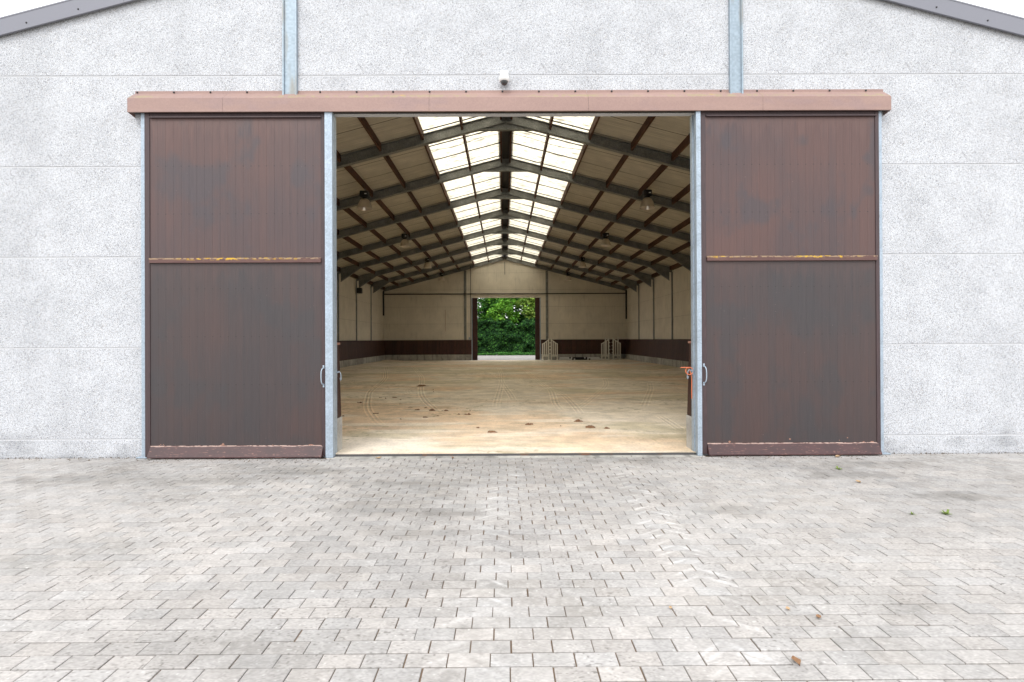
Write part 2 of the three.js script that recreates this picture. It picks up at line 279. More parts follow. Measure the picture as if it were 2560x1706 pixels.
/* ---------- arena sand ---------- */
const AX0 = XC - HW, AX1 = XC + HW;
const sandY = (x, z) => 0.022 + 0.05 * sst(0, -7, z) + 0.03 * (fbm(x * 0.35 + 3, z * 0.35, 201, 3) - 0.5) * sst(-0.2, -3, z) + 0.012 * (fbm(x * 1.6, z * 1.6, 205, 3) - 0.5) * sst(0, -1, z) + 0.1 * sst(1.5, 0.2, Math.min(AX1 - 0.3 - x, x - AX0 - 0.3)) * sst(-4, -8, z) * 0.6;
const tracks = [
  [[-6.53, -20.49], [-5.16, -14.64], [-4.55, -12.11], [-4.05, -9.29], [-3.76, -7.22], [-3.42, -5.79], [-3.15, -4.76], [-2.88, -3.89], [-2.57, -3.06], [-2.27, -2.34], [-2.01, -1.87], [-1.82, -1.65]],
  [[-5.15, -20.76], [-3.94, -15.55], [-3.21, -12.4], [-2.75, -9.76], [-2.44, -7.78], [-2.14, -6.23], [-1.82, -4.98], [-1.54, -4.08], [-1.29, -3.31], [-1.02, -2.73]],
  [[-0.34, -19.6], [-0.1, -13.42], [-0.09, -10.82], [-0.09, -8.83], [-0.13, -6.5], [-0.17, -4.79], [-0.17, -3.69]],
  [[-1.8, -21.28], [-0.51, -14.34], [-0.18, -11.85], [-0.01, -8.83], [0.16, -6.31], [0.26, -4.51]],
  [[0.89, -19.98], [1.1, -13.42], [1.19, -10.07], [1.32, -7.69], [1.27, -6.28], [1.16, -4.42], [1.21, -3.24]],
  [[1.19, -10.07], [1.32, -7.69], [1.51, -6.45], [1.54, -4.15], [1.51, -3.03]],
  [[3.73, -11.62], [3.26, -9.09], [2.65, -6.99], [2.07, -5.24], [1.6, -4.02], [1.28, -3.45]],
  [[4.82, -9.58], [4.23, -7.56], [3.52, -5.5], [2.94, -3.85]],
  [[3.0, -3.0], [2.95, -2.2], [2.9, -1.5]]];
{ const r = rngOf(241); for (let k = 0; k < 16; k++) { let x = -7 + r() * 14, z = -3 - r() * 20, a = r() * 6.3, t = []; for (let i = 0; i < 6; i++) { t.push([x, z]); a += (r() - 0.5) * 0.7; x += Math.cos(a) * 1.3; z += Math.sin(a) * 1.3; } if (t.every(q => Math.abs(q[0]) < 7.8 && q[1] < -1.6 && q[1] > -26)) tracks.push(t); } }
const sandTex = (() => {
  const W = 1408, H = 2048, sx = (AX1 - AX0) / W, sz = LEN / H, tr = new Float32Array(W * H), d = new Uint8Array(W * H * 4), b = new Uint8Array(W * H * 4);
  tracks.forEach((t, ti) => {
    const c = new THREE.CatmullRomCurve3(t.map(p => new THREE.Vector3(p[0], 0, p[1]))), n = Math.ceil(c.getLength() / 0.012), amp = ti < 2 ? 1 : ti < 6 ? 0.75 : ti < 9 ? 0.6 : 0.32, soft = ti > 1;
    for (let k = 0; k <= n; k++) {
      const p = c.getPointAt(k / n), q = c.getTangentAt(k / n), fade = sst(0, 0.08, k / n) * sst(1, 0.9, k / n);
      for (let o = -0.13; o <= 0.13; o += 0.011) {
        const ridge = Math.cos(o / 0.08 * Math.PI * 2) * sst(0.13, 0.08, Math.abs(o)), lug = soft ? 0.75 + 0.5 * vn(k * 0.09, o * 22, 31) : 1;
        const x = ((p.x - q.z * o - AX0) / sx) | 0, y = ((-p.z - q.x * o) / sz) | 0; if (x < 0 || y < 0 || x >= W || y >= H) continue;
        const i = y * W + x, v = ridge * amp * fade * lug; if (Math.abs(v) > Math.abs(tr[i])) tr[i] = v;
      }
    }
  });
  for (let y = 0; y < H; y++) for (let x = 0; x < W; x++) {
    const X = AX0 + (x + 0.5) * sx, Z = (y + 0.5) * sz, o = y * W + x;
    const f = vn(x * 0.9, y * 0.9, 211), g = fbm(X * 5, Z * 5, 213, 4), m = fbm(X * 0.28 + 7, Z * 0.5, 215, 4), q = fbm(X * 0.45, Z * 0.7 + 9, 219, 4), st = fbm(X * 0.6, Z * 3.2, 223, 4);
    let c = mix3([228, 215, 196], [225, 199, 169], sst(0.42, 0.62, m)); c = mix3(c, [206, 194, 166], sst(0.48, 0.66, q) * 0.8); c = mix3(c, [240, 229, 215], sst(0.55, 0.7, st) * 0.6); c = mix3(c, [172, 158, 132], sst(0.6, 0.8, fbm(X * 1.3 + 3, Z * 6, 233, 4)) * 0.35);
    const cl = sst(0.7, 0.82, vn(X * 14, Z * 14, 227)) * sst(0.5, 0.64, fbm(X * 0.8, Z * 0.8, 229, 3));
    let k = 1 + (f - 0.5) * 0.13 + (g - 0.5) * 0.2 - cl * 0.13 + (tr[o] > 0 ? tr[o] * 0.12 : tr[o] * 0.03);
    d[o * 4] = clamp(c[0] * k, 0, 255); d[o * 4 + 1] = clamp(c[1] * k, 0, 255); d[o * 4 + 2] = clamp(c[2] * k * (1 - cl * 0.05), 0, 255); d[o * 4 + 3] = 255;
    b[o * 4] = b[o * 4 + 1] = b[o * 4 + 2] = clamp(128 + tr[o] * 62 + (g - 0.5) * 70 + (f - 0.5) * 26 + cl * 25 + (fbm(X * 11, Z * 11, 237, 3) - 0.5) * 60, 0, 255); b[o * 4 + 3] = 255;
  }
  return { map: dtex(d, W, H, true), bump: dtex(b, W, H, false) };
})();
M.sand = std({ map: sandTex.map, bumpMap: sandTex.bump, bumpScale: 0.035, roughness: 1 });
{
  const nx = 120, nz = 200, g = new THREE.PlaneGeometry(AX1 - AX0, LEN - 0.01, nx, nz).rotateX(-Math.PI / 2).translate(XC, 0, -LEN / 2), p = g.attributes.position, uv = g.attributes.uv;
  for (let i = 0; i < p.count; i++) { p.setY(i, sandY(p.getX(i), p.getZ(i))); uv.setXY(i, (p.getX(i) - AX0) / (AX1 - AX0), -p.getZ(i) / LEN); }
  g.computeVertexNormals();
  structure(mesh('arena_floor', g, M.sand), 'tan sand floor of the riding arena with curving tyre tracks', 'floor');
}

/* ---------- the riding hall ---------- */
const hall = group('riding_hall'); tag(hall, 'white concrete riding hall with open brown sliding doors and glazed ridge', 'building');
// front wall of stacked panels
{
  const wall = group('front_wall', hall);
  const YJ = [0, 0.235, 1.43, 2.615, 3.8, 4.988, 6.17, 7.4], WX0 = XC - HW - 0.2, WX1 = XC + HW + 0.2, j = 0.011;
  const roofCut = x => U(x) - 0.004;
  const patch = (x0, x1, y0, yTop, seed) => {       // front face of a panel as a fine sheet, upper edge free
    const g = [], nx = Math.max(2, Math.ceil((x1 - x0) / 0.16)), ny = 8, pos = [], col = [], idx = [];
    for (let b = 0; b <= ny; b++) for (let a = 0; a <= nx; a++) { const x = lerp(x0, x1, a / nx), y = lerp(y0, Math.max(y0 + 0.001, yTop(x)), b / ny); pos.push(x, y, 0);
      const m = fbm(x * 0.9 + seed, y * 0.8, 301, 4), v = 0.99 - sst(0.48, 0.72, m) * 0.04 + (fbm(x * 3.5, y * 3.5, 305, 3) - 0.5) * 0.025 - sst(0.56, 0.76, fbm(x * 2.6, y * 0.35, 307, 3)) * 0.07 - (y < 0.25 ? sst(0.52, 0.72, fbm(x * 3.2, y * 9, 309, 3)) * 0.2 : 0); col.push(v, v, v * 1.01); }
    for (let b = 0; b < ny; b++) for (let a = 0; a < nx; a++) { const i = b * (nx + 1) + a; idx.push(i, i + 1, i + nx + 2, i, i + nx + 2, i + nx + 1); }
    const q = new THREE.BufferGeometry(); q.setAttribute('position', new THREE.Float32BufferAttribute(pos, 3)); q.setAttribute('color', new THREE.Float32BufferAttribute(col, 3)); q.setIndex(idx); q.computeVertexNormals();
    g.push(uvWorld(q, 1, seed * 0.37, seed * 0.61));
    const edge = (ya, yb, z0, z1) => { const e = quads([[[x0, ya(x0), z0], [x1, ya(x1), z0], [x1, yb(x1), z1], [x0, yb(x0), z1]]]); return tint(uvWorld(e, 1, seed * 0.37, seed * 0.61), [0.97, 0.97, 0.97]); };
    const yb = () => y0, yt = x => Math.max(y0 + 0.001, yTop(x));
    g.push(edge(x => yb(x) - 0.003, yb, -0.004, 0), edge(x => yb(x) - 0.003, x => yb(x) - 0.003, -0.02, -0.004), edge(yt, x => yt(x) + 0.003, 0, -0.004), edge(x => yt(x) + 0.003, x => yt(x) + 0.003, -0.004, -0.02));
    return g;
  };
  const xs = x => [x];
  for (let k = 0; k < 7; k++) {
    const y0 = YJ[k] + (k ? j : -0.04), top = x => Math.min(YJ[k + 1] - j, roofCut(x)), reach = k >= 5 ? Math.min(HW + 0.2, (U0 - y0) / SL) - 0.01 : HW + 0.2, X0 = XC - reach, X1 = XC + reach;
    if (YJ[k + 1] <= OY) {
      mesh('concrete_panel', patch(X0, OX0, y0, top, k * 2 + 1), M.facade, wall); mesh('concrete_panel', patch(OX1, X1, y0, top, k * 2 + 2), M.facade, wall);
    } else if (y0 < OY) {
      const s = k * 2 + 1; mesh('concrete_panel', [...patch(X0, OX0, y0, top, s), ...patch(OX0, OX1, OY, top, s), ...patch(OX1, X1, y0, top, s)], M.facade, wall);
    } else mesh('concrete_panel', [...patch(X0, XC, y0, top, k * 2 + 1), ...patch(XC, X1, y0, top, k * 2 + 1)], M.facade, wall);
  }
  const core = [[[WX0, -0.05], [OX0, -0.05], [OX0, OY + 0.02], [OX1, OY + 0.02], [OX1, -0.05], [WX1, -0.05], [WX1, U(WX1) - 0.004], [XC, U0 - 0.004], [WX0, U(WX0) - 0.004]]];
  mesh('wall_core', prism(core[0], -T, -0.0055), M.cement, wall);
}
// galvanised posts in the gable above the doors
const post = (xa, xb) => {
  const yt = U((xa + xb) / 2) - 0.03, y0 = 4.70, f = 0.02, z = 0.045;
  return mesh('gable_post', [box(xa + f, xb - f, y0, yt, 0.002, z - 0.022), box(xa, xa + f, y0, yt, 0.002, z), box(xb - f, xb, y0, yt, 0.002, z)], M.galvStained, hall);
};
post(-2.872, -2.686); post(2.97, 3.142);
// verge flashings with screws
for (const s of [-1, 1]) {
  const v = group('verge_flashing', hall), xe = HW + 0.55, low = d => 7.23 - SL * d, up = d => 7.455 - SL * d, P = d => XC + s * d;
  const bar = (a, b, z0, z1, d0 = 0, d1 = xe) => prism(s > 0 ? [[P(d0), a(d0)], [P(d1), a(d1)], [P(d1), b(d1)], [P(d0), b(d0)]] : [[P(d0), b(d0)], [P(d1), b(d1)], [P(d1), a(d1)], [P(d0), a(d0)]], z0, z1);
  mesh('flashing_face', [bar(low, up, 0.05, 0.054), bar(up, d => up(d) + 0.004, -0.25, 0.054), bar(d => low(d) - 0.004, low, 0.035, 0.057), bar(d => up(d) - 0.018, up, 0.0541, 0.0575)], M.verge, v);
  mesh('lap_joint', bar(d => low(d) - 0.003, up, 0.0544, 0.057, s < 0 ? 5.0 : 4.4, s < 0 ? 5.03 : 4.43), M.verge, v);
  for (let d = 0.9; d < xe - 0.2; d += 0.67) { const y = lerp(low(d), up(d), 0.3); mesh('screw', new THREE.SphereGeometry(0.012, 8, 6).scale(1, 1, 0.6).translate(P(d), y, 0.056), M.screw, v); }
}
// rail hood
{
  const hood = group('door_rail_hood', hall), x0 = -4.815, x1 = 5.005, zf = 0.13, sec = [-4.815, -3.6, -0.95, 1.1, 3.35, 5.005];
  for (let k = 0; k < 5; k++) {
    const a = sec[k] + (k ? 0.0012 : 0), b = sec[k + 1] - (k < 4 ? 0.0012 : 0), t = 0.003;
    const prof = [[0.0015, 4.79], [0.0015, 4.757], [zf, 4.634], [zf, 4.458], [zf - 0.022, 4.458], [zf - 0.022, 4.462], [zf - t, 4.462], [zf - t, 4.632], [0.0035, 4.7535], [0.0005, 4.7535], [0.0005, 4.79]];
    const s = new THREE.Shape(prof.map(p => new THREE.Vector2(-p[0], p[1])));
    let g = new THREE.ExtrudeGeometry(s, { depth: b - a, bevelEnabled: false }).rotateY(Math.PI / 2).translate(a, 0, 0);
    g = clean(g); const p = g.attributes.position, uv = g.attributes.uv; for (let i = 0; i < p.count; i++) { const y = p.getY(i), z = p.getZ(i); uv.setXY(i, (p.getX(i) - x0) / (x1 - x0), y < 4.636 ? clamp((y - 4.458) / 0.176) * 0.5 : y < 4.7575 ? 0.5 + (1 - z / zf) * 0.35 : 0.93); }
    mesh('cover_sheet', g, M.hood, hood);
  }
  for (const [x, s] of [[x0 - 0.001, -1], [x1 + 0.001, 1]]) {
    const s2 = new THREE.Shape([[0, 4.757], [zf, 4.634], [zf, 4.458], [0, 4.44]].map(p => new THREE.Vector2(-p[0], p[1])));
    const g = clean(new THREE.ExtrudeGeometry(s2, { depth: 0.002, bevelEnabled: false }).rotateY(Math.PI / 2).translate(x - (s < 0 ? 0.002 : 0), 0, 0)); mesh('end_cap', g, M.hood, hood);
  }
  mesh('running_rail', box(-4.78, 4.97, 4.47, 4.52, 0.03, 0.075), M.steelDark, hood);
  for (let x = -4.785; x < 5; x += 0.478) mesh('screw', new THREE.SphereGeometry(0.013, 8, 6).scale(1, 1, 0.6).translate(x, 4.772, 0.006), M.screw, hood);
}
// sliding doors
const doorMap = (seed) => tex(1024, 2048, (u, v, px, py) => {
  const X = u * 2.33, Y = v * 4.46, pl = Math.floor((X - 0.068) / 0.1003), up = Y > 2.55, hp = hash(pl, up ? 3 : 5, seed);
  const m = fbm(X * 1.4 + seed, Y * 0.95, seed, 4), st = fbm(X * 26, Y * 0.9, seed + 7, 4), gr = vn(X * 210, Y * 5, seed + 3), q = fbm(X * 3 + 9, Y * 2.2, seed + 5, 4);
  let t = clamp(0.5 + (m - 0.5) * 1.5 + (st - 0.5) * 0.45 + (hp - 0.5) * 0.28 + (up ? 0.12 : -0.1));
  let c = up ? mix3([70, 58, 60], [87, 63, 59], t) : mix3([61, 54, 55], [74, 56, 53], t); c = mix3(c, up ? [65, 60, 65] : [58, 55, 57], sst(0.5, 0.72, q) * 0.65);
  // weather-bleached runs under the two rails
  const dd = up ? 4.4 - Y : 2.52 - Y, run = vn(X * 17, seed + (up ? 1 : 40), seed + 11) * 0.38 + vn(X * 60, up ? 3 : 8, seed + 12) * 0.16;
  if (dd > 0) c = mix3(c, up ? [101, 76, 70] : [80, 62, 59], sst(run, run * 0.3, dd) * 0.45 * (0.5 + 0.7 * st));
  // nails
  for (const n of [0.95, 1.57, 2.19, 3.16, 3.78]) { const fx = Math.abs(((X - 0.068) / 0.1003 + 0.5) % 1 - 0.5) * 0.1003; if (Math.hypot(fx - 0.004, Y - n) < 0.0045) c = [42, 35, 35]; }
  if (vn(X * 120, Y * 90, seed + 19) > 0.985 && q > 0.5) c = mix3(c, [176, 150, 140], 0.6);
  // chipped paint along the bottom
  const ch = fbm(X * 14, Y * 18, seed + 23, 3); if (Y < 0.25 && ch > 0.72 + (Y - 0.15) * 1.6) c = mix3(c, [190, 140, 116], 0.7);
  const k = 0.96 + gr * 0.08; return c.map(e => e * k);
}, true);
const railTex = seed => tex(1024, 64, (u, v) => {
  const X = u * 2.25, w = fbm(X * 4, v * 2, seed, 3), c0 = mix3([84, 58, 55], [104, 76, 70], fbm(X * 8, v * 6, seed + 2, 4));
  const l = fbm(X * 26, v * 4.2, seed + 4, 3), where = sst(0.42, 0.6, fbm(X * 2.2, 0.5, seed + 8, 2)), li = sst(0.53, 0.58, l) * sst(0.35, 0.8, v) * where;
  const pale = sst(0.38, 0.55, fbm(X * 30, v * 5, seed + 6, 3)) * sst(0.62, 0.78, v);
  return mix3(mix3(c0, [168, 146, 112], pale * 0.75), mix3([188, 142, 30], [214, 178, 54], w), li);
}, true);
M.stile = std({ map: woodTex(55, [60, 48, 51], [75, 57, 57], 1), roughness: 0.55 });
M.skirt = std({ map: tex(1024, 128, (u, v) => { const X = u * 2.3, a = fbm(X * 6, v * 2, 161, 4), s = fbm(X * 22, v * 22, 163, 3), e = sst(0.9, 0.97, v + (fbm(X * 12, 0, 167, 3) - 0.5) * 0.1); let c = mix3([56, 38, 39], [78, 48, 48], a); c = mix3(c, [158, 116, 100], sst(0.7, 0.8, s) * 0.6); return mix3(c, [206, 180, 168], e * 0.8); }, true), roughness: 0.5 });
M.skirtEdge = std({ map: tex(512, 16, (u) => { const a = fbm(u * 60, 0.5, 171, 3); return mix3([110, 80, 74], [214, 186, 172], sst(0.35, 0.6, a)); }, true), roughness: 0.7 });
function slidingDoor(x0, x1, seed, hx, rs) {
  const d = group('sliding_door', hall), w = x1 - x0, yb = 0.022, yt = 4.53, zb = 0.028, zf = 0.072;
  const map = doorMap(seed), mat = std({ map, roughness: 0.5 });
  const uvDoor = g => { g = clean(g); const p = g.attributes.position, uv = g.attributes.uv; for (let i = 0; i < p.count; i++) uv.setXY(i, (p.getX(i) - x0) / 2.33, p.getY(i) / 4.46); return g; };
  mesh('door_frame', [box(x0 + 0.002, x1 - 0.002, yb + 0.02, yt, zb, zf - 0.016)], M.stile, d);
  mesh('stile', rbox(x0, x0 + 0.066, yb, yt, zf - 0.03, zf + 0.008, 0.003), M.stile, d);
  mesh('stile', rbox(x1 - 0.048, x1, yb, yt, zf - 0.03, zf + 0.008, 0.003), M.stile, d);
  mesh('top_board', rbox(x0 + 0.067, x1 - 0.049, 4.415, yt, zf - 0.016, zf + 0.004, 0.003), M.stile, d);
  const a = x0 + 0.0675, n = 22, pw = (w - 0.068 - 0.0495) / n;
  for (let i = 0; i < n; i++) for (const [y0, y1] of [[0.13, 2.53], [2.57, 4.4]])
    mesh('plank', uvDoor(faceBox(a + i * pw + (y0 < 1 ? 0.00012 : 0.00025), a + (i + 1) * pw - (y0 < 1 ? 0.00012 : 0.00025), y0, y1, zf - 0.0155, zf - 0.001, y0 < 1 ? 0.0004 : 0.0007)), mat, d);
  mesh('drip_strip', rbox(x0 + 0.075, x1 - 0.04, 4.397, 4.413, zf, zf + 0.03, 0.003), M.stile, d);
  const rm = std({ map: railTex(rs), roughness: 0.7 }), rg = rbox(x0 + 0.07, x1 - 0.045, 2.522, 2.585, zf, zf + 0.032, 0.004);
  { const p = rg.attributes.position, uv = rg.attributes.uv; for (let i = 0; i < p.count; i++) uv.setXY(i, (p.getX(i) - x0) / 2.25, clamp((p.getY(i) - 2.522) / 0.063) * 0.96 + 0.02); }
  mesh('drip_rail', rg, rm, d);
  // splayed skirt at the foot
  const s = new THREE.Shape([[zf + 0.004, 0.158], [zf + 0.07, 0.03], [zf + 0.07, 0.018], [zf + 0.004, 0.018]].map(p => new THREE.Vector2(-p[0], p[1])));
  const sg = clean(new THREE.ExtrudeGeometry(s, { depth: w - 0.1, bevelEnabled: false }).rotateY(Math.PI / 2).translate(x0 + 0.068, 0, 0)); { const p = sg.attributes.position, uv = sg.attributes.uv; for (let i = 0; i < p.count; i++) uv.setXY(i, (p.getX(i) - x0) / 2.3, clamp((p.getY(i) - 0.018) / 0.142)); }
  mesh('skirt_board', sg, M.skirt, d);
  const eg = box(x0 + 0.068, x1 - 0.034, 0.158, 0.162, zf - 0.001, zf + 0.008); { const p = eg.attributes.position, uv = eg.attributes.uv; for (let i = 0; i < p.count; i++) uv.setXY(i, (p.getX(i) - x0) / 2.3, 0.5); } mesh('skirt_edge', eg, M.skirtEdge, d);
  // handle
  const s2 = hx < 0 ? -1 : 1, hz = zf + 0.01, h = group('handle', d);
  mesh('grip', tube([[hx, 1.165, hz], [hx - s2 * -0.006, 1.15, hz + 0.03], [hx + s2 * 0.012, 1.12, hz + 0.045], [hx + s2 * 0.012, 0.985, hz + 0.045], [hx - s2 * -0.006, 0.955, hz + 0.03], [hx, 0.94, hz]], 0.0075, 40, 8), M.galv, h);
  mesh('base_plate', [rbox(hx - 0.011, hx + 0.011, 1.15, 1.195, zf + 0.006, zf + 0.014, 0.003), rbox(hx - 0.011, hx + 0.011, 0.91, 0.955, zf + 0.006, zf + 0.014, 0.003)], M.galv, h);
  return d;
}
slidingDoor(-4.638, -2.312, 171, -2.333, 183);
slidingDoor(2.562, 4.884, 271, 2.588, 283);
// galvanised edge profiles beside the doors and door posts of the opening
const prof = (name, gs) => mesh(name, gs, M.galv, hall);
prof('edge_profile', [rbox(-4.69, -4.641, 0.012, 4.52, 0.005, 0.07, 0.003), rbox(-4.76, -4.6, 0.002, 0.016, 0.005, 0.075, 0.003)]);
prof('edge_profile', [rbox(4.887, 4.93, 0.012, 4.52, 0.005, 0.07, 0.003), rbox(4.86, 5.02, 0.002, 0.016, 0.005, 0.075, 0.003)]);
prof('door_post', [rbox(-2.304, -2.206, 0.004, 4.5, 0.004, 0.102, 0.003), rbox(OX0 + 0.001, OX0 + 0.006, 0.004, OY - 0.002, -T + 0.002, 0.003, 0.002)]);
prof('door_post', [rbox(2.497, 2.556, 0.004, 4.5, 0.06, 0.102, 0.003), rbox(2.512, 2.54, 0.004, 4.5, 0.003, 0.0595, 0.003), rbox(OX1 - 0.02, OX1 - 0.001, 0.004, OY - 0.002, -T + 0.002, -0.06, 0.003), rbox(OX1 - 0.007, OX1 - 0.001, 0.004, OY - 0.002, -0.0595, 0.002, 0.002)]);
mesh('lintel_trim', [box(OX0 + 0.001, OX1 - 0.001, OY + 0.001, OY + 0.019, -0.09, -0.004)], M.cement, hall);
mesh('threshold_rail', [box(OX0 + 0.013, OX1 - 0.032, -0.03, 0.026, 0.002, 0.022)], M.rust, hall);
mesh('threshold_strip', [rbox(-2.29, 2.59, -0.04, 0.001, 0.024, 0.13, 0.003)], M.plinth, hall);
// latches on the posts
for (const [x, s] of [[OX0 + 0.016, 1], [OX1 - 0.034, -1]]) {
  const l = group('latch', hall), z = -0.07;
  mesh('latch_plate', [rbox(x - 0.004, x + 0.004, 1.03, 1.13, z - 0.035, z + 0.035, 0.002), rbox(Math.min(x, x + s * 0.035), Math.max(x, x + s * 0.035), 1.085, 1.1, z - 0.01, z + 0.012, 0.003)], M.galv, l);
  mesh('hook', tube([[x + s * 0.025, 1.1, z + 0.012], [x + s * 0.045, 1.105, z + 0.014], [x + s * 0.062, 1.08, z + 0.012], [x + s * 0.068, 1.01, z + 0.006], [x + s * 0.06, 0.985, z], [x + s * 0.05, 1.02, z]], 0.006, 32, 7), M.galv, l);
}

/* roof, frames and purlins */
const slope = (s, d0, d1, top, bot, z0, z1, fn) => {     // bar that follows the roof's underside
  const P = d => XC + s * d, t = d => U0 - SL * d - (typeof top === 'function' ? top(d) : top), b = d => U0 - SL * d - (typeof bot === 'function' ? bot(d) : bot);
  const a = [[P(d0), b(d0)], [P(d1), b(d1)], [P(d1), t(d1)], [P(d0), t(d0)]]; return prism(s > 0 ? a : a.reverse(), z0, z1);
};
const SK = 2.12, ZE = -LEN - T - 0.3;
{
  const roof = group('roof', hall), r = rngOf(401), n = 28, pitch = (0.25 + LEN + T + 0.3) / n;
  const uvRoof = (g, o) => { const p = g.attributes.position, uv = g.attributes.uv; for (let i = 0; i < p.count; i++) uv.setXY(i, p.getZ(i) + o, p.getX(i) * 1.03 + o * 1.7); return g; };
  for (let k = 0; k < n; k++) for (const s of [-1, 1]) {
    const z1 = 0.05 - k * pitch - 0.004, z0 = 0.05 - (k + 1) * pitch + 0.004;
    mesh('roof_panel', uvRoof(slope(s, SK + 0.02, HW + 0.5, 0.0, -0.0005 + 0.0005 + 0.0, z0, z1).attributes ? slope(s, SK + 0.02, HW + 0.5, -0.07, 0.0, z0, z1) : null, k * 0.37), M.roofSheet, roof);
    const clip = 0.45;   // translucent sheets
    if (z1 < 0.1) mesh('skylight_panel', uvRoof(slope(s, 0.16, SK + 0.03, -0.034, -0.03, z0 + 0.002, z1 - 0.002), r() * 5), M.skylight, roof);
    mesh('skylight_seam', slope(s, 0.16, SK + 0.02, -0.036, -0.014, z0 - 0.02, z0 + 0.016), M.seam, roof);
  }
  for (const s of [-1, 1]) {
    const rt = mesh('roof_covering', slope(s, SK + 0.02, HW + 0.5, -0.08, -0.0702, ZE + 0.25, 0.05), M.roofTop, roof);
    mesh('panel_seams', Array.from({ length: n - 1 }, (_, k) => slope(s, SK + 0.05, HW + 0.49, -0.03, 0.0015, 0.05 - (k + 1) * pitch - 0.009, 0.05 - (k + 1) * pitch + 0.009)), M.seam, roof);
    mesh('ridge_cap', slope(s, 0, 0.22, -0.08, -0.05, ZE + 0.25, 0.05), M.roofTop, roof);
  }
}
// frames: rafters with haunches, apex plates, columns
const frames = []; for (let j = 1; j <= 9; j++) frames.push(j < 9 ? -BAY * j : -LEN + 0.1);
frames.forEach((z, j) => {
  const end = j === 8, fl = 0.065;
  for (const s of [-1, 1]) {
    const g = [slope(s, 0.005, HW - 0.01, 0.05, 0.29, z - 0.005, z + 0.005), slope(s, 0.005, HW - 0.01, 0.04, 0.05, z - fl, z + fl), slope(s, 0.005, end ? HW - 0.01 : 7.35, 0.29, 0.302, z - fl, z + fl)];
    if (!end) {
      const drop = d => 0.29 + 0.42 * clamp((d - 7.35) / (HW - 0.16 - 7.35));
      g.push(slope(s, 7.35, HW - 0.16, 0.29, drop, z - 0.005, z + 0.005), slope(s, 7.35, HW - 0.16, drop, d => drop(d) + 0.012, z - fl, z + fl), slope(s, 7.33, 7.345, 0.045, 0.288, z - fl + 0.005, z + fl - 0.005));
      const yb = 6.9, de = (U0 - 0.302 - yb) / SL, P = d => XC + s * d, tri = [[P(0.003), yb], [P(de), yb], [P(0.003), U0 - 0.302]];
      g.push(prism(s > 0 ? tri : tri.reverse(), z - 0.005, z + 0.005), box(Math.min(P(0.0), P(de)), Math.max(P(0.0), P(de)), yb - 0.012, yb, z - fl + 0.01, z + fl - 0.01));
      g.push(box(Math.min(P(0.001), P(0.012)), Math.max(P(0.001), P(0.012)), yb, U0 - 0.05, z - fl - 0.002, z + fl + 0.002));
    }
    mesh('rafter', g, M.steelOld, hall);
    if (!end) { const xi = XC + s * (HW - 0.05), xo = XC + s * (HW - 0.002); mesh('column', [box(Math.min(xi, xo), Math.max(xi, xo), 1.46, U0 - SL * HW - 0.25, z - 0.06, z + 0.06)], M.steelOld, hall); }
  }
});
const PUR = [0.14, 1.13, 2.14, 3.22, 4.26, 5.32, 6.38, 7.43, 8.38];
for (let j = 0; j < 9; j++) {
  const za = (j ? frames[j - 1] : -T) - (j ? 0.012 : 0.001), zb = frames[j] + 0.012;
  for (const s of [-1, 1]) PUR.forEach((d, i) => { const w = i ? 0.023 : 0.022; mesh('purlin', slope(s, d - w, d + w, i < 3 ? -0.012 : 0.001, 0.185, zb, za), M.purlin, hall); });
  // dark gap filler under the ridge
  mesh('ridge_board', box(XC - 0.1, XC + 0.1, U0 - 0.1, U0 - 0.06, zb + 0.02, za - 0.02), M.steelDark, hall);
}
/* side and back walls */
const courses = [-0.04, 0.24, 1.43, 2.615, 3.8, 4.988, 6.17, 7.4];
for (const s of [-1, 1]) {
  const w = group('side_wall', hall), top = U0 - SL * HW - 0.002;
  for (let j = 0; j < 9; j++) {
    const za = j ? frames[j - 1] : -T, zb = j < 8 ? frames[j] : -LEN;
    for (let k = 0; k < 5; k++) { const y0 = courses[k] + 0.004, y1 = Math.min(courses[k + 1] - 0.004, top); if (y1 <= y0) continue; const xi = XC + s * HW, xo = XC + s * (HW + T); mesh('wall_panel', box(Math.min(xi, xo), Math.max(xi, xo), y0, y1, zb + 0.003, za - 0.003), M.innerWall, w); }
  }
  const a = XC + s * (HW + 0.012), b = XC + s * (HW + T - 0.012); mesh('joint_fill', box(Math.min(a, b), Math.max(a, b), -0.04, top - 0.01, -LEN, -T), M.jointDark, w);
  const e0 = XC + s * (HW + 0.03), e1 = XC + s * (HW + 0.42); mesh('eaves_board', box(Math.min(e0, e1), Math.max(e0, e1), top - 0.12, U0 - SL * (HW + 0.42) - 0.003, ZE + 0.3, 0.04), M.roofTop, w);
}
const BX0 = OX0, BX1 = 2.55, BY = 4.43;
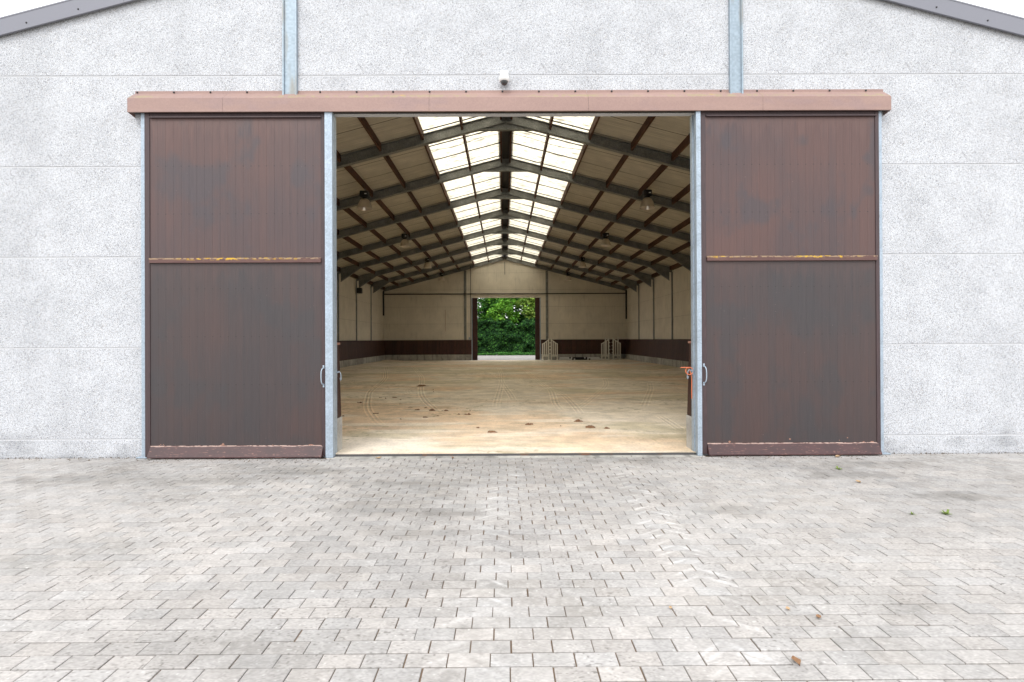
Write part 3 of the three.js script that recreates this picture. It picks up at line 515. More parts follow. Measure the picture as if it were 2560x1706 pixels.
{
  const w = group('back_wall', hall), cols = [XC - HW - 0.2, -2.7, 3.03, XC + HW + 0.2];
  for (let k = 0; k < 7; k++) for (let c = 0; c < 3; c++) {
    const y0 = courses[k] + 0.004, y1 = courses[k + 1] - 0.004, xa = cols[c] + 0.003, xb = cols[c + 1] - 0.003, U2 = x => U(x) - 0.004;
    const poly = (a, b, lo, hi) => {                 // rectangle cut by the roof line
      const xsn = [a, ...(a < XC && b > XC ? [XC] : []), ...[(U0 - 0.004 - hi) / SL].flatMap(d => [XC - d, XC + d]).filter(x => x > a + 0.01 && x < b - 0.01), b].sort((p, q) => p - q), up = xsn.map(x => [x, Math.min(hi, U2(x))]);
      const lowx = xsn.map(x => Math.max(lo, -9)); if (up.every(p => p[1] <= lo + 0.02)) return null;
      let A = a, B = b; const dm = (U0 - 0.004 - lo) / SL; A = Math.max(a, XC - dm + 0.01); B = Math.min(b, XC + dm - 0.01); if (B - A < 0.03) return null;
      const pts = [[A, lo], [B, lo]]; for (const x of xsn.filter(x => x > A && x < B).concat([B, A]).sort((p, q) => q - p)) { const y = Math.min(hi, U2(x)); if (y > lo + 0.002) pts.push([x, y]); }
      return prism(pts, -LEN - T, -LEN);
    };
    const parts = [];
    if (c === 1 && y0 < BY) { parts.push(poly(xa, BX0, y0, y1), poly(BX1, xb, y0, y1)); if (y1 > BY) parts.push(poly(BX0, BX1, BY, y1)); } else parts.push(poly(xa, xb, y0, y1));
    const ok = parts.filter(Boolean); if (ok.length) mesh('wall_panel', ok, M.innerWall, w);
  }
  const D = U0 - 0.012, X0 = XC - HW, X1 = XC + HW;
  mesh('joint_fill', prism([[X0, -0.04], [BX0 - 0.01, -0.04], [BX0 - 0.01, BY + 0.01], [BX1 + 0.01, BY + 0.01], [BX1 + 0.01, -0.04], [X1, -0.04], [X1, U(X1) - 0.02], [XC, D], [X0, U(X0) - 0.02]], -LEN - T + 0.012, -LEN - 0.012), M.jointDark, w);
  for (const [a, b] of [[-2.79, -2.615], [2.93, 3.1]]) mesh('gable_post', box(a, b, 1.46, U((a + b) / 2) - 0.31, -LEN + 0.001, -LEN + 0.05), M.steelOld, hall);
  mesh('wind_brace', box(X0 + 0.02, X1 - 0.02, 4.66, 4.725, -LEN + 0.051, -LEN + 0.11), M.steelDark, hall);
  mesh('corner_pipe', box(X0 + 0.005, X0 + 0.1, 3.2, U(X0) - 0.25, -LEN + 0.115, -LEN + 0.2), M.steelDark, hall);
  mesh('corner_pipe', box(X1 - 0.1, X1 - 0.005, 2.9, U(X1) - 0.25, -LEN + 0.115, -LEN + 0.2), M.steelDark, hall);
  mesh('cable_conduit', cyl(0.018, 0.018, 5.2, -2.31, 1.45 + 2.6, -LEN + 0.13, 8), M.steelDark, hall);
  mesh('cable_conduit', cyl(0.014, 0.014, 0.9, XC, 6.5, -LEN + 0.02, 8), M.steelDark, hall);
  mesh('socket_box', rbox(-2.46, -2.36, 1.53, 1.68, -LEN + 0.001, -LEN + 0.05, 0.01), M.galv, hall);
  M.rustRun = std({ color: lin(0.3, 0.13, 0.05), roughness: 0.9 });
  mesh('rust_run', prism([[-4.1, 2.1], [-4.085, 2.1], [-4.078, 3.0], [-4.088, 3.6], [-4.11, 3.6], [-4.1, 3.0]], -LEN + 0.001, -LEN + 0.003), M.rustRun, w);
  // jambs and far doors
  mesh('door_post', box(BX0 - 0.02, BX0 + 0.03, -0.02, BY, -LEN - T - 0.02, -LEN + 0.015), M.galv, hall); mesh('door_post', box(BX1 - 0.03, BX1 + 0.02, -0.02, BY, -LEN - T - 0.02, -LEN + 0.015), M.galv, hall);
  for (const [a, b] of [[-4.4, -1.86], [2.2, 4.7]]) {
    const d = group('sliding_door', hall); d.userData.label = 'half-open brown sliding door at the far end of the hall';
    const n = 20, pw = (b - a) / n, zf = -LEN - T - 0.06; mesh('door_frame', box(a, b, 0.02, BY + 0.1, zf - 0.05, zf - 0.02), M.stile, d);
    for (let i = 0; i < n; i++) mesh('plank', tint(uvWorld(faceBox(a + i * pw + 0.001, a + (i + 1) * pw - 0.001, 0.03, BY + 0.09, zf - 0.0195, zf, 0.003)), [0.9, 0.85, 0.85]), M.kick, d);
  }
}
/* kicking boards on a concrete plinth */
{
  const r = rngOf(441), top = 1.455, mid = 0.47;
  const run = (len, gap = 0.12) => {            // built along +x at z = 0 (wall), facing +z
    const pl = [], n = Math.round(len / gap), w = len / n, zb = 0.175, zt = 0.09;
    for (let i = 0; i < n; i++) { const x0 = i * w + 0.003, x1 = (i + 1) * w - 0.003, dz = (r() - 0.5) * 0.004, t = 0.72 + r() * 0.5;
      const f = quads([[[x0, mid, zb + dz], [x1, mid, zb + dz], [x1, top, zt + dz], [x0, top, zt + dz]], [[x1, mid, zb + dz], [x1, mid, zb - 0.025], [x1, top, zt - 0.025], [x1, top, zt + dz]], [[x0, mid, zb - 0.025], [x0, mid, zb + dz], [x0, top, zt + dz], [x0, top, zt - 0.025]]]);
      pl.push(tint(uvWorld(f, 1, r(), r()), [t, t * (0.94 + r() * 0.1), t])); }
    const back = tint(quads([[[0, mid, zb - 0.02], [len, mid, zb - 0.02], [len, top, zt - 0.02], [0, top, zt - 0.02]], [[len, mid, 0.002], [len, mid, zb - 0.02], [len, top, zt - 0.02], [len, top, 0.002]].reverse(), [[0, mid, zb - 0.02], [0, mid, 0.002], [0, top, 0.002], [0, top, zt - 0.02]]]), [0.5, 0.5, 0.5]);
    return { planks: [...pl, back], cap: [rbox(-0.005, len + 0.005, top, top + 0.03, 0.001, zt + 0.03, 0.004)], plinth: [rbox(0, len, -0.03, mid - 0.001, 0.001, 0.205, 0.006)] };
  };
  const place = (len, rot, x, z, lab) => {
    const k = group('kicking_wall', hall), o = run(len); k.position.set(x, 0, z); k.rotation.y = rot;
    const p = mesh('kick_boards', o.planks, M.kick, k); p.userData.kind = 'stuff'; mesh('top_cap', o.cap, lab ? M.kickCap : M.kick2, k); mesh('concrete_plinth', o.plinth, M.plinth, k);
  };
  M.kick2 = std({ map: M.kick.map, roughness: 0.6 });
  place(LEN - T - 0.45, Math.PI / 2, XC - HW, -T - 0.21, 0);
  place(LEN - T - 0.45, -Math.PI / 2, XC + HW, -LEN + 0.24, 0);
  place(BX0 - 0.03 - (XC - HW) - 0.001, 0, XC - HW + 0.001, -LEN, 0);
  place(XC + HW - BX1 - 0.031, 0, BX1 + 0.03, -LEN, 0);
  place(OX0 + 0.004 - (XC - HW), Math.PI, OX0 + 0.004, -T, 1);
  place(XC + HW - OX1 + 0.014, Math.PI, XC + HW, -T, 1);
}
// thin cable sagging under the skylight of the second bay
mesh('roof_cable', tube([[-2.1, U(-2.1) - 0.1, -6.9], [-1.5, U(-1.5) - 0.16, -6.95], [-0.6, U(-0.6) - 0.05, -7.1], [-0.1, U(-0.1) - 0.05, -7.15]], 0.006, 30, 6), M.steelDark, hall);
mesh('roof_cable', tube([[2.25, U(2.25) - 0.1, -6.9], [1.6, U(1.6) - 0.16, -6.95], [0.7, U(0.7) - 0.07, -7.1], [0.25, U(0.25) - 0.05, -7.15]], 0.006, 30, 6), M.steelDark, hall);

/* ---------- lamps in the hall ---------- */
{
  const place = ['nearest', 'second', 'third', 'farthest'];
  let proto;
  [-8.2, -14.1, -20.15, -26.1].forEach((z, i) => { for (const s of [-1, 1]) {
    const x = XC + s * 4.26, yTop = U(x) - 0.2;
    let l;
    if (!proto) {
      l = proto = group('bell_lamp');
      const pr = [[0.075, 0.30], [0.085, 0.295], [0.13, 0.25], [0.175, 0.16], [0.2, 0.06], [0.21, 0.012], [0.222, 0.0], [0.224, 0.004], [0.216, 0.018], [0.206, 0.066], [0.18, 0.168], [0.134, 0.258], [0.086, 0.304], [0.075, 0.306]];
      mesh('reflector', new THREE.LatheGeometry(pr.map(p => new THREE.Vector2(p[0], p[1])), 32), M.alu, l);
      mesh('lens', new THREE.SphereGeometry(0.06, 16, 12).scale(1, 1.5, 1).translate(0, 0.16, 0), M.glassLens, l);
      mesh('neck', cyl(0.078, 0.072, 0.05, 0, 0.328, 0, 20), M.blackPlastic, l);
      mesh('ballast_housing', new RoundedBoxGeometry(0.25, 0.19, 0.22, 3, 0.03).translate(0, 0.44, 0), M.blackPlastic, l);
      mesh('rating_label', box(0.02, 0.085, 0.42, 0.45, 0.1105, 0.1115), M.white, l);
      mesh('hook', tube([[0, 0.53, 0], [0, 0.56, 0], [0.02, 0.585, 0], [0, 0.605, 0], [-0.012, 0.59, 0]], 0.006, 20, 6), M.galv, l);
    } else { l = proto.clone(); l.name = numbered('bell_lamp'); scene.add(l); }
    l.position.set(x, yTop - 0.6, z);
    tag(l, `${place[i]} unlit bell lamp hanging from a purlin in the ${s < 0 ? 'left' : 'right'} row`, 'lamp', 'bell lamps under the hall roof');
  } });
  const sp = group('loudspeaker', null, [XC - HW + 0.2, 4.17, -BAY * 7]);
  mesh('cabinet', new RoundedBoxGeometry(0.26, 0.32, 0.28, 2, 0.03).translate(0, 0.16, 0), M.blackPlastic, sp); mesh('bracket', box(-0.15, -0.13, 0.08, 0.24, -0.06, 0.06), M.steelDark, sp);
  mesh('grille', new RoundedBoxGeometry(0.02, 0.27, 0.22, 1, 0.008).translate(0.132, 0.16, 0), M.screw, sp);
  tag(sp, 'small black loudspeaker high on the left inner wall', 'loudspeaker');
}
/* ---------- dome camera over the door ---------- */
{
  const c = group('security_camera', null, [0.018, 4.99, 0]);
  mesh('bracket', [new RoundedBoxGeometry(0.112, 0.085, 0.1, 3, 0.02).translate(0, -0.03, 0.052)], M.white, c);
  mesh('housing', new THREE.LatheGeometry([[0.0, -0.062], [0.052, -0.062], [0.064, -0.068], [0.068, -0.078], [0.07, -0.08], [0.071, -0.1], [0.066, -0.118], [0.056, -0.13], [0.05, -0.131], [0.05, -0.126], [0, -0.126]].map(p => new THREE.Vector2(...p)), 28).translate(0, 0, 0.075), M.white, c);
  mesh('dome_window', new THREE.SphereGeometry(0.047, 24, 12, 0, Math.PI * 2, Math.PI / 2, Math.PI / 2).translate(0, -0.128, 0.075), M.dome, c);
  mesh('wall_plate', rbox(-0.045, 0.045, -0.07, 0.012, 0.001, 0.012, 0.004), M.white, c);
  tag(c, 'white dome security camera on the gable above the door', 'camera');
}
/* ---------- orange hose on the right latch ---------- */
{
  const z = -0.04, pts = []; const cx = 2.452, cy = 1.09, R = 0.047;
  pts.push([2.33, 1.136, z], [2.38, 1.138, z]);
  for (let a = 95; a >= -250; a -= 23) pts.push([cx + R * Math.cos(a * Math.PI / 180), cy + R * Math.sin(a * Math.PI / 180), z - (95 - a) * 0.00006]);
  pts.push([2.475, 1.06, z - 0.03], [2.492, 1.0, z - 0.04], [2.494, 0.85, z - 0.045], [2.496, 0.72, z - 0.05]);
  const o = mesh('hose', tube(pts, 0.006, 120, 8), M.orange); tag(o, 'orange hose looped over the latch of the right door post', 'hose');
}
/* ---------- jump wings and poles at the back ---------- */
{
  const wing = (tallLeft, w = 0.5, hT = 1.5, hS = 1.16) => {
    const g = group('jump_wing'), p = 0.045, xt = tallLeft ? p : w - p, xs = tallLeft ? w - p : p, yTop = x => lerp(hS - 0.06, hT - 0.1, (x - xs) / (xt - xs));
    const bar = (x, h, y0) => rbox(x - p * 0.9, x + p * 0.9, y0, h, -p * 0.8, p * 0.8, 0.006);
    mesh('post', bar(xt, hT, 0.05), M.jump, g); mesh('post', bar(xs, hS, 0.05), M.jump, g);
    for (const t of [0.33, 0.67]) { const x = lerp(xs, xt, t); mesh('slat', rbox(x - 0.036, x + 0.036, 0.3, yTop(x), -0.022, 0.022, 0.004), M.jump, g); }
    const a = [Math.min(xs, xt) + 0.042, Math.max(xs, xt) - 0.042]; mesh('top_rail', prism([[a[0], yTop(a[0]) - 0.03], [a[1], yTop(a[1]) - 0.03], [a[1], yTop(a[1]) + 0.045], [a[0], yTop(a[0]) + 0.045]], -0.028, 0.028), M.jump, g);
    mesh('bottom_rail', rbox(a[0], a[1], 0.25, 0.325, -0.025, 0.025, 0.004), M.jump, g);
    for (const x of [xs, xt]) mesh('foot', rbox(x - 0.055, x + 0.055, 0, 0.06, -0.22, 0.22, 0.012), M.jump, g);
    for (let y = 0.45; y < hT - 0.2; y += 0.24) mesh('pole_cup', rbox(xt + (tallLeft ? -0.1 : 0.042), xt + (tallLeft ? -0.042 : 0.1), y, y + 0.05, -0.03, 0.03, 0.01), M.jump, g);
    return g;
  };
  const put = (g, x, z, rot, label) => { g.position.set(x, sandY(x, z) - 0.004, z); g.rotation.y = rot; return tag(g, label, 'jump wing', 'white slatted jump wings by the back wall'); };
  put(wing(false), 2.62, -26.78, 0.04, 'cream jump wing standing next to the far doorway');
  put(wing(true), 3.2, -26.78, -0.06, 'cream jump wing at the left end of the poles, second from the far doorway');
  put(wing(false, 0.55), 6.58, -26.3, -0.06, 'front cream jump wing at the right end of the poles');
  put(wing(true, 0.56), 7.36, -26.28, 0.05, 'front cream jump wing closest to the right corner');
  put(wing(true, 0.5, 1.54, 1.18), 6.93, -26.57, 1.35, 'cream jump wing half hidden behind the right end of the poles');
  put(wing(true, 0.5, 1.54, 1.18), 7.8, -26.57, 1.4, 'cream jump wing half hidden behind the corner wing');
  M.poleBlack = std({ color: lin(0.01, 0.01, 0.018), roughness: 0.4 });
  const pole = (x0, x1, b0, b1, y, z, label) => {
    const g = group('jump_pole', null, [x0, y - 0.05, z]), seg = (n, a, b, m) => mesh(n, new THREE.CylinderGeometry(0.05, 0.05, b - a, 14).rotateZ(Math.PI / 2).translate((a + b) / 2 - x0, 0.05, 0), m, g);
    seg('white_section', x0, b0, M.white); seg('black_band', b0, b0 + 0.12, M.poleBlack); seg('white_band', b0 + 0.12, b0 + 0.22, M.white); seg('black_section', b0 + 0.22, b1 - 0.22, M.poleBlack); seg('white_band', b1 - 0.22, b1 - 0.12, M.white); seg('black_band', b1 - 0.12, b1, M.poleBlack); seg('white_section', b1, x1, M.white);
    tag(g, label, 'jump pole', 'jump poles lying along the back wall');
  };
  const s0 = sandY(5.2, -27) + 0.045;
  pole(3.9, 6.72, 4.68, 5.95, s0, -26.88, 'lower front black and white jump pole on the sand');
  pole(3.8, 6.68, 4.6, 5.82, s0, -27.05, 'rear black and white jump pole on the sand by the plinth');
  pole(3.84, 6.6, 4.5, 5.75, s0 + 0.088, -26.967, 'upper black and white jump pole resting on two others');
}
/* ---------- clods on the sand ---------- */
{
  M.dung = std({ map: tex(256, 256, (u, v) => mix3([104, 74, 54], [156, 122, 92], fbm(u * 14, v * 14, 501, 4, 14, 14)), true), roughness: 1 });
  const r = rngOf(511);
  const clod = (x, z, w, label) => {
    const s = r() * 50, h = 0.012 + w * 0.12, dp = w * (0.45 + r() * 0.3), R = 7, N = 26, pos = [], idx = [];
    for (let a = 0; a <= R; a++) for (let b = 0; b < N; b++) {
      const q = a / R, t = b / N * Math.PI * 2, x = q * Math.cos(t), zz = q * Math.sin(t), n = fbm(x * 2.6 + s, zz * 2.6, 521, 3), f = vn(x * 9 + s, zz * 9, 523);
      pos.push(x * w * 0.62, h * ((n - 0.2) * 1.9 + (f - 0.5) * 0.55 - Math.pow(q, 1.6) * 1.25), zz * dp * 0.62);
    }
    for (let a = 0; a < R; a++) for (let b = 0; b < N; b++) { const c = (b + 1) % N, i0 = a * N + b, i1 = a * N + c; idx.push(i0, i1, i1 + N, i0, i1 + N, i0 + N); }
    let g = new THREE.BufferGeometry(); g.setAttribute('position', new THREE.Float32BufferAttribute(pos, 3)); g.setIndex(idx); g.computeVertexNormals(); g = uvWorld(g, 3);
    const m = mesh('dung_clod', g, M.dung); m.position.set(x, sandY(x, z) - 0.001, z); tag(m, label, 'clod', 'brown clods on the arena sand');
  };
  const L = [[-0.2, -1.44, 0.25, 'largest brown clod on the sand, nearest the threshold'], [0.43, -2.07, 0.16, 'brown clod on the sand in the middle of the doorway'], [1.33, -2.33, 0.21, 'brown clod behind the other two right of the middle'], [1.45, -1.79, 0.21, 'brown clod left of its small neighbour, right of the middle'], [1.7, -1.7, 0.12, 'rightmost small brown clod on the sand'], [-2.55, -8.71, 0.41, 'wide flat clod lying across the second tyre track'], [-1.5, -3.68, 0.18, 'dark clod in the middle of the clod row'], [-1.21, -3.64, 0.18, 'dark clod at the right of the clod row'], [-1.51, -2.88, 0.15, 'clod in front of the clod row'], [-2.57, -3.33, 0.13, 'clod on the leftmost tyre track'], [-0.71, -3.14, 0.17, 'long thin clod right of the clod row'], [-0.45, -1.81, 0.09, 'small clod just behind the largest clod']];
  for (const c of L) clod(...c);
  const nth = 'leftmost second third fourth fifth sixth seventh eighth ninth tenth eleventh twelfth thirteenth fourteenth fifteenth sixteenth rightmost'.split(' ');
  [[-1.82, -3.77, 0.13], [-1.69, -4.03, 0.08], [-0.9, -3.17, 0.09], [-1.29, -3.0, 0.06], [-1.93, -2.67, 0.05], [-3.13, -5.86, 0.08], [-2.95, -5.66, 0.06], [-2.77, -5.81, 0.14], [-2.53, -5.44, 0.07], [-2.37, -4.67, 0.08], [-3.13, -3.05, 0.08], [-0.7, -3.6, 0.04], [-3.35, -4.9, 0.16], [-2.05, -7.59, 0.06], [-1.98, -7.14, 0.05], [-2.04, -4.16, 0.1], [0.96, -1.91, 0.04]].sort((a, b) => a[0] / (6.31 - a[1]) - b[0] / (6.31 - b[1])).forEach(([x, z, w], i) => clod(x, z, w, `tiny dung crumb on the sand, ${nth[i]}${i && i < 16 ? ' from the left' : ''} of the scattered crumbs`));
}
/* ---------- fallen leaves and weeds on the paving ---------- */
{
  M.dryLeaf = std({ color: lin(0.24, 0.13, 0.065), roughness: 0.8, side: THREE.DoubleSide }); M.paleLeaf = std({ color: lin(0.42, 0.29, 0.17), roughness: 0.8, side: THREE.DoubleSide });
  const r = rngOf(601);
  const leaf = (x, z, w, mat, label) => {
    const n = 7, pos = [], idx = [], s = r() * 9;
    for (let i = 0; i <= n; i++) { const t = i / n, hw = Math.sin(Math.PI * Math.pow(t, 0.8)) * w * 0.3 * (0.8 + 0.5 * vn(i * 1.7, s, 3)); for (let k = -1; k <= 1; k++) pos.push((t - 0.5) * w, 0.004 + Math.abs(k) * w * 0.13 + 0.1 * w * Math.sin(t * 4 + s) ** 2, k * hw); }
    for (let i = 0; i < n; i++) for (let k = 0; k < 2; k++) { const a = i * 3 + k; idx.push(a, a + 1, a + 4, a, a + 4, a + 3); }
    const g = new THREE.BufferGeometry(); g.setAttribute('position', new THREE.Float32BufferAttribute(pos, 3)); g.setIndex(idx); g.computeVertexNormals();
    const m = mesh('fallen_leaf', clean(g), mat); m.position.set(x, 0.001, z); m.rotation.y = r() * 6.3; tag(m, label, 'leaf', 'dry leaves on the paving');
  };
  leaf(1.36, 4.06, 0.062, M.dryLeaf, 'curled brown leaf on the paving nearest the viewer');
  leaf(1.7, 3.7, 0.04, M.dryLeaf, 'small brown leaf behind the curled leaf on the paving');
  leaf(1.58, 3.62, 0.035, M.paleLeaf, 'pale tan leaf lying beside a small brown leaf');
  leaf(3.71, 1.27, 0.07, M.paleLeaf, 'pale leaf on the paving before the right door');
  leaf(4.24, 0.2, 0.09, M.paleLeaf, 'tan leaf at the foot of the right door');
  leaf(-1.61, 0.15, 0.08, M.paleLeaf, 'tan leaf at the left of the threshold');
  leaf(-0.66, 0.15, 0.05, M.dryLeaf, 'small leaf by the middle of the threshold');
  leaf(0.93, 3.6, 0.03, M.paleLeaf, 'pale twig-thin leaf in a paving joint');
  M.weed = new THREE.MeshPhysicalMaterial({ color: lin(0.2, 0.28, 0.05), roughness: 1, transmission: 0.3, thickness: 0, side: THREE.DoubleSide });
  const weed = (x, z, s, label) => { const gs = []; for (let i = 0; i < 16; i++) { const a = r() * 6.28, l = s * (0.5 + r() * 0.6), e = 0.15 + r() * 0.9; gs.push(clean(new THREE.PlaneGeometry(l, l * 0.3, 2, 1).rotateX(-Math.PI / 2).translate(l / 2, 0, 0).rotateZ(e).rotateY(a))); } const g = group('weed', null, [x, -0.002, z]); mesh('blades', gs, M.weed, g); mesh('root_stub', cyl(0.003, 0.004, 0.02, 0, 0.004, 0, 6), M.weed, g); tag(g, label, 'weed', 'weeds in the paving joints'); };
  weed(3.79, 2.19, 0.05, 'bright green weed tuft growing in a paving joint'); weed(3.85, 0.76, 0.05, 'small weed in a joint nearer the right door'); weed(3.5, 2.18, 0.03, 'tiny weed left of the bright green tuft');
}
{
  const r = rngOf(651), n = 900, im = new THREE.InstancedMesh(new THREE.IcosahedronGeometry(1, 0), std({ color: lin(0.16, 0.13, 0.1), roughness: 1 }), n), m = new THREE.Matrix4(), q = new THREE.Quaternion(), e = new THREE.Euler();
  for (let i = 0; i < n; i++) { let x; do x = -8 + r() * 16; while (x > -2.2 && x < 2.5 && r() < 0.6); const door = (x > -4.7 && x < 2.6 && x < -2.2) || (x > 2.5 && x < 4.95), z = (door ? 0.15 : 0.012) + Math.pow(r(), 3) * 0.16, s = 0.0025 + r() * r() * 0.007; e.set(r() * 6, r() * 6, r() * 6); m.compose(new THREE.Vector3(x, 0.002, z), q.setFromEuler(e), new THREE.Vector3(s * 1.5, s * 0.7, s)); im.setMatrixAt(i, m); }
  im.name = 'grit'; im.castShadow = im.receiveShadow = true; im.userData.kind = 'stuff'; tag(im, 'loose dark grit along the foot of the wall', 'grit'); scene.add(im);
}
/* ---------- yard, hedge and trees behind the hall ---------- */
{
  M.yard = std({ map: groundTex, roughness: 1, color: lin(0.95, 0.93, 0.95) });
  structure(mesh('gravel_yard', box(-16, 16, -0.055, 0.012, -39.3, -LEN - 0.02), M.yard), 'pale gravel yard seen through the far doorway', 'yard');
  const leafMat = (c, n) => { const m = new THREE.MeshPhysicalMaterial({ color: 0xffffff, vertexColors: true, roughness: 0.9, specularIntensity: 0.25, transmission: 0.3, thickness: 0, side: THREE.DoubleSide }); m.name = n; return m; };
  M.leafA = leafMat(0, 'leaves');
  M.bark = std({ map: tex(256, 512, (u, v) => mix3([58, 48, 38], [110, 96, 78], fbm(u * 20, v * 6, 701, 4, 20, 6)), true), roughness: 1 });
  const leaves = (pts, size, cols, r) => {
    const pos = [], col = [], nor = []; const a = new THREE.Vector3(), u = new THREE.Vector3(), v = new THREE.Vector3(), n = new THREE.Vector3();
    for (const [x, y, z, nx, ny, nz, s] of pts) {
      n.set(nx + (r() - 0.5) * 1.3, ny + 0.5 + (r() - 0.5) * 1.2, nz + (r() - 0.5) * 1.3).normalize(); a.set(r() - 0.5, -0.6 + r() * 0.5, r() - 0.5); u.crossVectors(n, a).normalize(); v.crossVectors(n, u);
      const L = size * (s || 1) * (0.7 + r() * 0.6), w = L * 0.36, c = cols[Math.floor(r() * cols.length)], k = 0.75 + r() * 0.5;
      const P = (p, q, f) => [x + v.x * p * L + u.x * q * w + n.x * f, y + v.y * p * L + u.y * q * w + n.y * f, z + v.z * p * L + u.z * q * w + n.z * f];
      const A = P(-0.5, 0, 0), B = P(0, 1, L * 0.12), C = P(0.5, 0, 0), D = P(0, -1, L * 0.12);
      for (const q of [A, B, C, A, C, D]) { pos.push(...q); col.push(c[0] * k, c[1] * k, c[2] * k); }
    }
    const g = new THREE.BufferGeometry(); g.setAttribute('position', new THREE.Float32BufferAttribute(pos, 3)); g.setAttribute('color', new THREE.Float32BufferAttribute(col, 3)); g.computeVertexNormals(); return clean(g);
  };
  // hedge
  {
    const r = rngOf(711), pts = [], h = group('hedge', null, [0, 0, -40.1]);
    const surf = (x, y) => (fbm(x * 1.3, y * 1.7, 715, 3) - 0.5) * 1.5;
    for (let i = 0; i < 30000; i++) { const x = -11 + r() * 22, y = 0.1 + Math.pow(r(), 0.95) * (3.1 + (fbm(x * 0.8, 2, 717, 3) - 0.5) * 1.7), lay = r() * r(); pts.push([x, y, 0.55 + surf(x, y) - lay * 0.75, 0, 0.25, 1]); }
    for (let i = 0; i < 3500; i++) { const x = -11 + r() * 22; pts.push([x, 3.0 + (fbm(x * 0.8, 2, 717, 3) - 0.5) * 1.7 + r() * 0.35, 0.5 - r() * 1.3, 0, 1, 0]); }
    for (let i = 0; i < 16000; i++) { const x = -11 + r() * 22; pts.push([x, 0.05 + r() * (2.95 + (fbm(x * 0.8, 2, 717, 3) - 0.5) * 1.7), -0.15 - r() * 0.5, 0, 0.2, 1, 1.35]); }
    mesh('foliage', leaves(pts, 0.2, [[0.012, 0.05, 0.011], [0.028, 0.1, 0.018], [0.009, 0.036, 0.01], [0.06, 0.17, 0.03], [0.016, 0.06, 0.014]], r), M.leafA, h);
    const st = []; for (let x = -10.8; x < 11; x += 0.45) { const t = cyl(0.012, 0.035, 2.9, x + (r() - 0.5) * 0.2, 1.45, -0.15 + (r() - 0.5) * 0.3, 6); st.push(t); } mesh('stems', st, M.bark, h).userData.kind = 'stuff';
    tag(h, 'tall dark green clipped hedge behind the gravel yard', 'hedge');
  }
  { const r = rngOf(721), pts = []; for (let i = 0; i < 5200; i++) { const x = -10 + r() * 20, t = r(), e = 0.5 + fbm(x * 0.9, 1, 723, 3) * 0.9 - (x < -0.9 ? 0.25 : 0); pts.push([x, 0.02 + r() * 0.32 * e, -39.35 + t * 0.9 * e, 0, 0.9, 0.5]); }
    const m = mesh('ground_cover', leaves(pts, 0.13, [[0.06, 0.2, 0.03], [0.09, 0.26, 0.035], [0.04, 0.15, 0.03]], r), M.leafA); m.userData.kind = 'stuff'; tag(m, 'low bright green plants along the foot of the hedge', 'plants'); }
  const tree = (x, z, trunkH, r0, clumps, size, cols, seed, label) => {
    const r = rngOf(seed), g = group('broadleaf_tree', null, [x, -0.02, z]), tr = [];
    tr.push(tube([[0, 0, 0], [0.06, trunkH * 0.4, 0.03], [-0.04, trunkH * 0.75, 0], [0.05, trunkH, 0.05]], r0, 16, 10));
    const limbs = [], pts = [];
    for (const [cx, cy, cz, R, n] of clumps) {
      limbs.push(tube([[0, Math.min(trunkH * 0.95, cy * 0.7), 0], [cx * 0.4, lerp(Math.min(trunkH, cy * 0.8), cy, 0.55), cz * 0.4], [cx * 0.9, cy - R * 0.1, cz * 0.9]], r0 * 0.22, 10, 6));
      for (let k = 0; k < n; k++) {                     // sprays of leaves spread through the clump
        const a = r() * 6.283, b = Math.acos(2 * r() - 1), q = R * Math.cbrt(0.25 + 0.75 * r()), sx = cx + q * Math.sin(b) * Math.cos(a), sy = cy + q * Math.cos(b) * 0.75, sz = cz + q * Math.sin(b) * Math.sin(a);
        for (let i = 0; i < 9; i++) pts.push([sx + (r() - 0.5) * 0.5, sy + (r() - 0.5) * 0.3, sz + (r() - 0.5) * 0.5, (sx - cx) / R * 0.4, 0.6, (sz - cz) / R * 0.4]);
      }
    }
    mesh('trunk', tr, M.bark, g); mesh('limbs', limbs, M.bark, g).userData.kind = 'stuff';
    mesh('crown', leaves(pts, size, cols, r), M.leafA, g); return tag(g, label, 'tree', 'trees behind the hedge');
  };
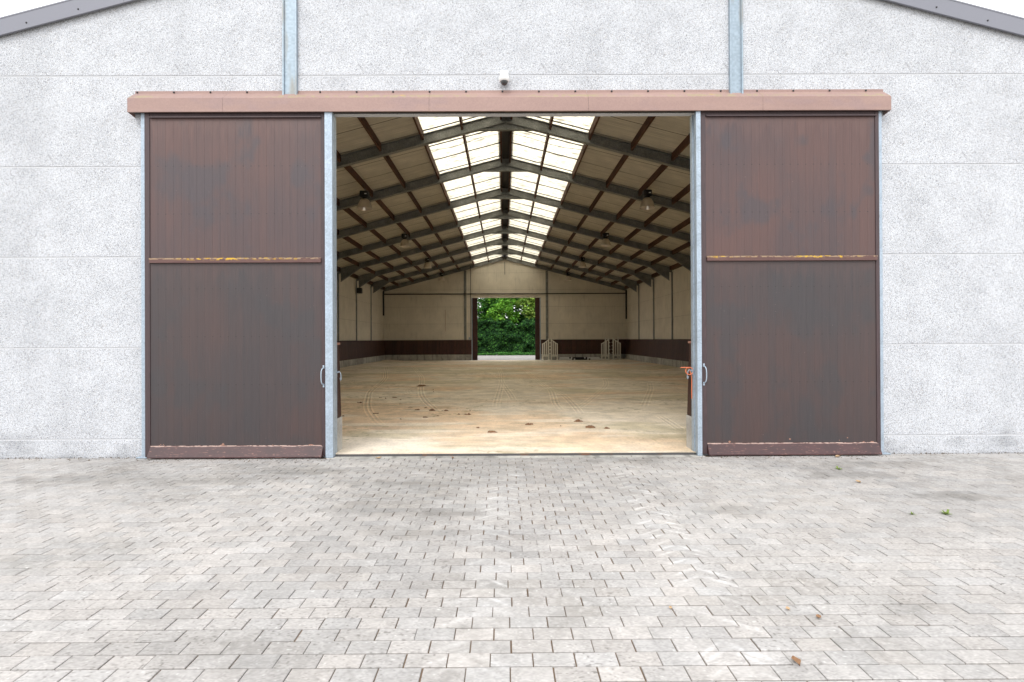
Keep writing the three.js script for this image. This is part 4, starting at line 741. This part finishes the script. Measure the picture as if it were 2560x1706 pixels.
  const bright = [[0.13, 0.32, 0.03], [0.18, 0.4, 0.04], [0.09, 0.26, 0.03], [0.22, 0.44, 0.05]], mid = [[0.05, 0.18, 0.025], [0.08, 0.24, 0.03], [0.035, 0.13, 0.022]], yel = [[0.18, 0.32, 0.045], [0.24, 0.37, 0.055], [0.13, 0.26, 0.04], [0.28, 0.36, 0.07]];
  const spread = (seed, n, x0, x1, y0, y1, z0, z1, R0, R1, dens) => { const r = rngOf(seed); return Array.from({ length: n }, () => { const R = lerp(R0, R1, r()); return [lerp(x0, x1, r()), lerp(y0, y1, r()), lerp(z0, z1, r()), R, Math.round(dens * R * R)]; }); };
  tree(-1.7, -45, 6.5, 0.24, [...spread(1731, 20, -4.6, 2.4, 3.0, 8.2, -0.6, 1.4, 0.8, 1.25, 62), [-0.5, 3.3, 1.2, 0.8, 50], [-1.0, 4.6, 1.0, 0.7, 36]], 0.24, mid.concat(bright.slice(0, 2)), 731, 'mid green tree with a visible trunk behind the hedge');
  tree(2.9, -46.2, 6.5, 0.26, spread(1733, 44, -5.6, 4.2, 2.8, 7.2, -0.6, 1.2, 0.85, 1.3, 60), 0.24, mid, 735, 'dark green tree at the back behind the yellow green tree');
  tree(0.7, -42.6, 5.5, 0.15, [[-1.7, 4.15, 1.7, 0.55, 46], [-1.15, 4.6, 1.5, 0.62, 50], [-1.2, 3.55, 2.0, 0.5, 40], [-0.75, 3.1, 2.1, 0.36, 22], [-0.5, 4.3, 1.6, 0.6, 44], [-0.2, 5.2, 0.8, 0.8, 50], [0.2, 6.6, 0, 1.2, 80], [0.3, 3.9, 1.2, 0.5, 34], [0.1, 3.4, 1.7, 0.4, 24]], 0.25, bright, 741, 'bright green tree leaning over the middle of the hedge');
  tree(3.9, -43.0, 5.5, 0.2, [[-1.6, 4.3, 2.0, 0.6, 44], [-1.1, 3.8, 2.2, 0.5, 36], [-1.9, 5.1, 1.4, 0.7, 48], [-0.5, 4.6, 1.8, 0.8, 60], [-0.9, 5.6, 1.0, 0.8, 56], [0.6, 4.8, 1.6, 1.0, 80], [-0.5, 3.6, 2.1, 0.5, 36], [0.9, 6.5, 0.4, 1.3, 90]], 0.25, yel, 751, 'yellow green tree over the right end of the hedge');
}
renderer.render(scene, camera);
